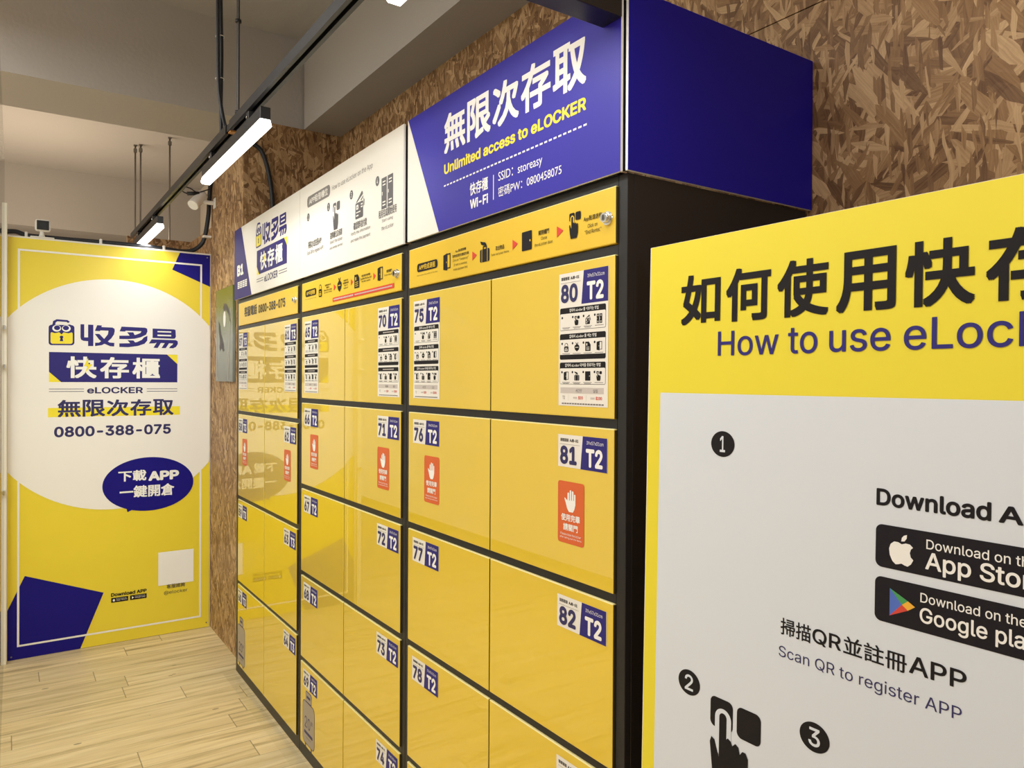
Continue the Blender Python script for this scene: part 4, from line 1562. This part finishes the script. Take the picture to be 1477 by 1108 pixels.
# hose along the banner top, up the column and over to the lockers
HX = -3.245
path = [(HX, -0.982, 2.265), (HX, -0.93, 2.272), (HX, -0.882, 2.258), (HX, -0.814, 2.256), (HX, -0.686, 2.257), (HX, -0.532, 2.259), (HX, -0.38, 2.26), (HX, -0.206, 2.256), (HX, -0.11, 2.251), (HX, -0.047, 2.262),
        (HX + 0.01, -0.002, 2.30), (-3.22, 0.018, 2.35), (-3.2, 0.033, 2.477), (-3.19, 0.035, 2.561), (-3.15, 0.036, 2.66), (-3.0, 0.036, 2.73), (-2.75, 0.036, 2.76), (-2.56, 0.036, 2.757), (-2.47, 0.036, 2.75)]
b = MB((-3.2, -0.5, 2.25))
b.tube(path, 0.0125, 'cable_rubber', 10)
tag(b.obj('corrugated_hose'), 'black hose running along the banner top and up the wooden column', 'hose')
b = MB((-2.458, 0.1, 2.7))
b.tube([(-2.458, 0.047, 2.748), (-2.458, 0.09, 2.725), (-2.458, 0.135, 2.695), (-2.458, 0.167, 2.617), (-2.458, 0.188, 2.511), (-2.458, 0.197, 2.402), (-2.458, 0.2, 2.2)], 0.0115, 'cable_rubber', 10)
tag(b.obj('drop_cable'), 'thick black cable curving down the column behind the white header board', 'cable')
GK = 'white clips holding the black hose'
for p, lb, v in (((HX, -0.882, 2.258), 'white hose clip left of the small camera', 0), ((HX, -0.532, 2.258), 'white hose clip at the middle of the banner top', 0), ((HX, -0.206, 2.256), 'white hose clip right of the far lamp', 0), ((-3.2, 0.024, 2.345), 'white hose clip on the edge of the wooden column', 1)):
    b = MB(p)
    x, y, z = p
    ang = [k * math.pi / 10 for k in range(11)]
    if v == 0:
        b.box(x - 0.02, x + 0.018, y - 0.007, y + 0.007, z - 0.013, z + 0.017, 'clip_white', 0.003, 1)
    else:
        b.box(x - 0.018, x + 0.018, y - 0.022, y + 0.025, z - 0.006, z + 0.006, 'clip_white', 0.002, 1)
    tag(b.obj('hose_clip'), lb, 'clip', GK)

# small camera on the banner panel
oK = (-3.21, -0.81, 2.243)
kc = thing('security_camera', 'small white camera with a black face on the banner top', 'camera', oK)
b = MB(oK)
b.box(-3.23, -3.19, -0.865, -0.755, 2.243, 2.250, 'white_plastic', 0.003, 2)
b.tube([(-3.21, -0.812, 2.25), (-3.21, -0.812, 2.285)], 0.016, 'white_plastic', 12, False, 0.006)
b.obj('stand', kc)
b = MB(oK)
b.box(-3.225, -3.195, -0.844, -0.772, 2.279, 2.345, 'white_plastic', 0.013, 4)
b.obj('body', kc)
b = MB(oK)
b.box(-3.197, -3.192, -0.836, -0.780, 2.287, 2.337, 'black_plastic', 0.0024, 3)
b.cyl((-3.192, -0.808, 2.314), (-3.1912, -0.808, 2.314), 0.012, 'cable_rubber', 16)
b.obj('black_face', kc, 'glossy black front with a round lens')

# device with a plug on the column
oV = (-3.1, 0.05, 2.53)
dv = thing('wall_camera', 'white tilted surveillance camera with a black plug beside the wooden column', 'camera', oV)
b = MB(oV)
b.box(-3.13, -3.08, 0.044, 0.05, 2.50, 2.56, 'white_plastic', 0.002, 1)
b.tube([(-3.105, 0.045, 2.53), (-3.105, 0.0, 2.53), (-3.105, -0.04, 2.535)], 0.012, 'white_plastic', 10)
b.obj('bracket', dv)
b = MB(oV)
cc = Vector((-3.105, -0.045, 2.538))
ax_ = Vector((0.35, -0.45, -0.55)).normalized()
b.tube([cc - ax_ * 0.055, cc - ax_ * 0.045, cc + ax_ * 0.045, cc + ax_ * 0.06], 0.031, 'white_plastic', 14, False)
b.obj('body', dv)
b = MB(oV)
b.tube([(-3.1, -0.105, 2.565), (-3.1, -0.04, 2.575)], 0.011, 'black_plastic', 10, False)
b.tube([(-3.1, -0.105, 2.565), (-3.1, -0.13, 2.575), (-3.1, -0.125, 2.60), (-3.1, -0.09, 2.598), (-3.1, -0.05, 2.58), (-3.1, 0.0, 2.60), (-3.13, 0.03, 2.62)], 0.0035, 'black_plastic', 8)
b.obj('plug_cable', dv, 'black plug with a looped cable')

# glass partition seen on edge along the aisle
oG = (-2.2, -0.985, 0.0)
gp = thing('glass_partition', 'tall clear glass partition with a pale metal end post at the left edge', 'partition', oG)
b = MB(oG)
b.box(-3.172, -3.142, -0.992, -0.966, 0.0, 2.40, 'pale_metal', 0.002, 2)
b.obj('end_post', gp, 'pale metal end post')
b = MB(oG)
p0, p1 = Vector((-3.142, -0.983, 0)), Vector((-0.4, -1.006, 0))
nrm = Vector((p1 - p0).to_tuple()).cross(Vector((0, 0, 1))).normalized() * 0.005
GH = 2.62
cs = [p0 + nrm, p1 + nrm, p1 - nrm, p0 - nrm]
b.face([c + Vector((0, 0, 0.001)) for c in cs], 'glass')
b.face([c + Vector((0, 0, GH)) for c in cs], 'glass')
for i in range(4):
    a, c = cs[i], cs[(i + 1) % 4]
    b.face([a + Vector((0, 0, 0.001)), c + Vector((0, 0, 0.001)), c + Vector((0, 0, GH)), a + Vector((0, 0, GH))], 'glass')
b.obj('pane', gp)
for z in (0.9, 1.55, 1.75):
    b = MB(oG)
    b.box(-3.142, -3.10, -0.990, -0.972, z - 0.012, z + 0.012, 'chrome', 0.003, 2)
    b.obj('hinge', gp)

# clear tape on the floor along the lockers
b = MB((-1.9, -0.03, 0.0))
b.keep = True
b.face([(-2.40, -0.062, 0.001), (-0.3, -0.062, 0.001), (-0.3, -0.008, 0.001), (-2.40, -0.008, 0.001)], 'clear_film')
tag(b.obj('floor_tape'), 'clear tape strip on the floor along the locker base', 'tape')
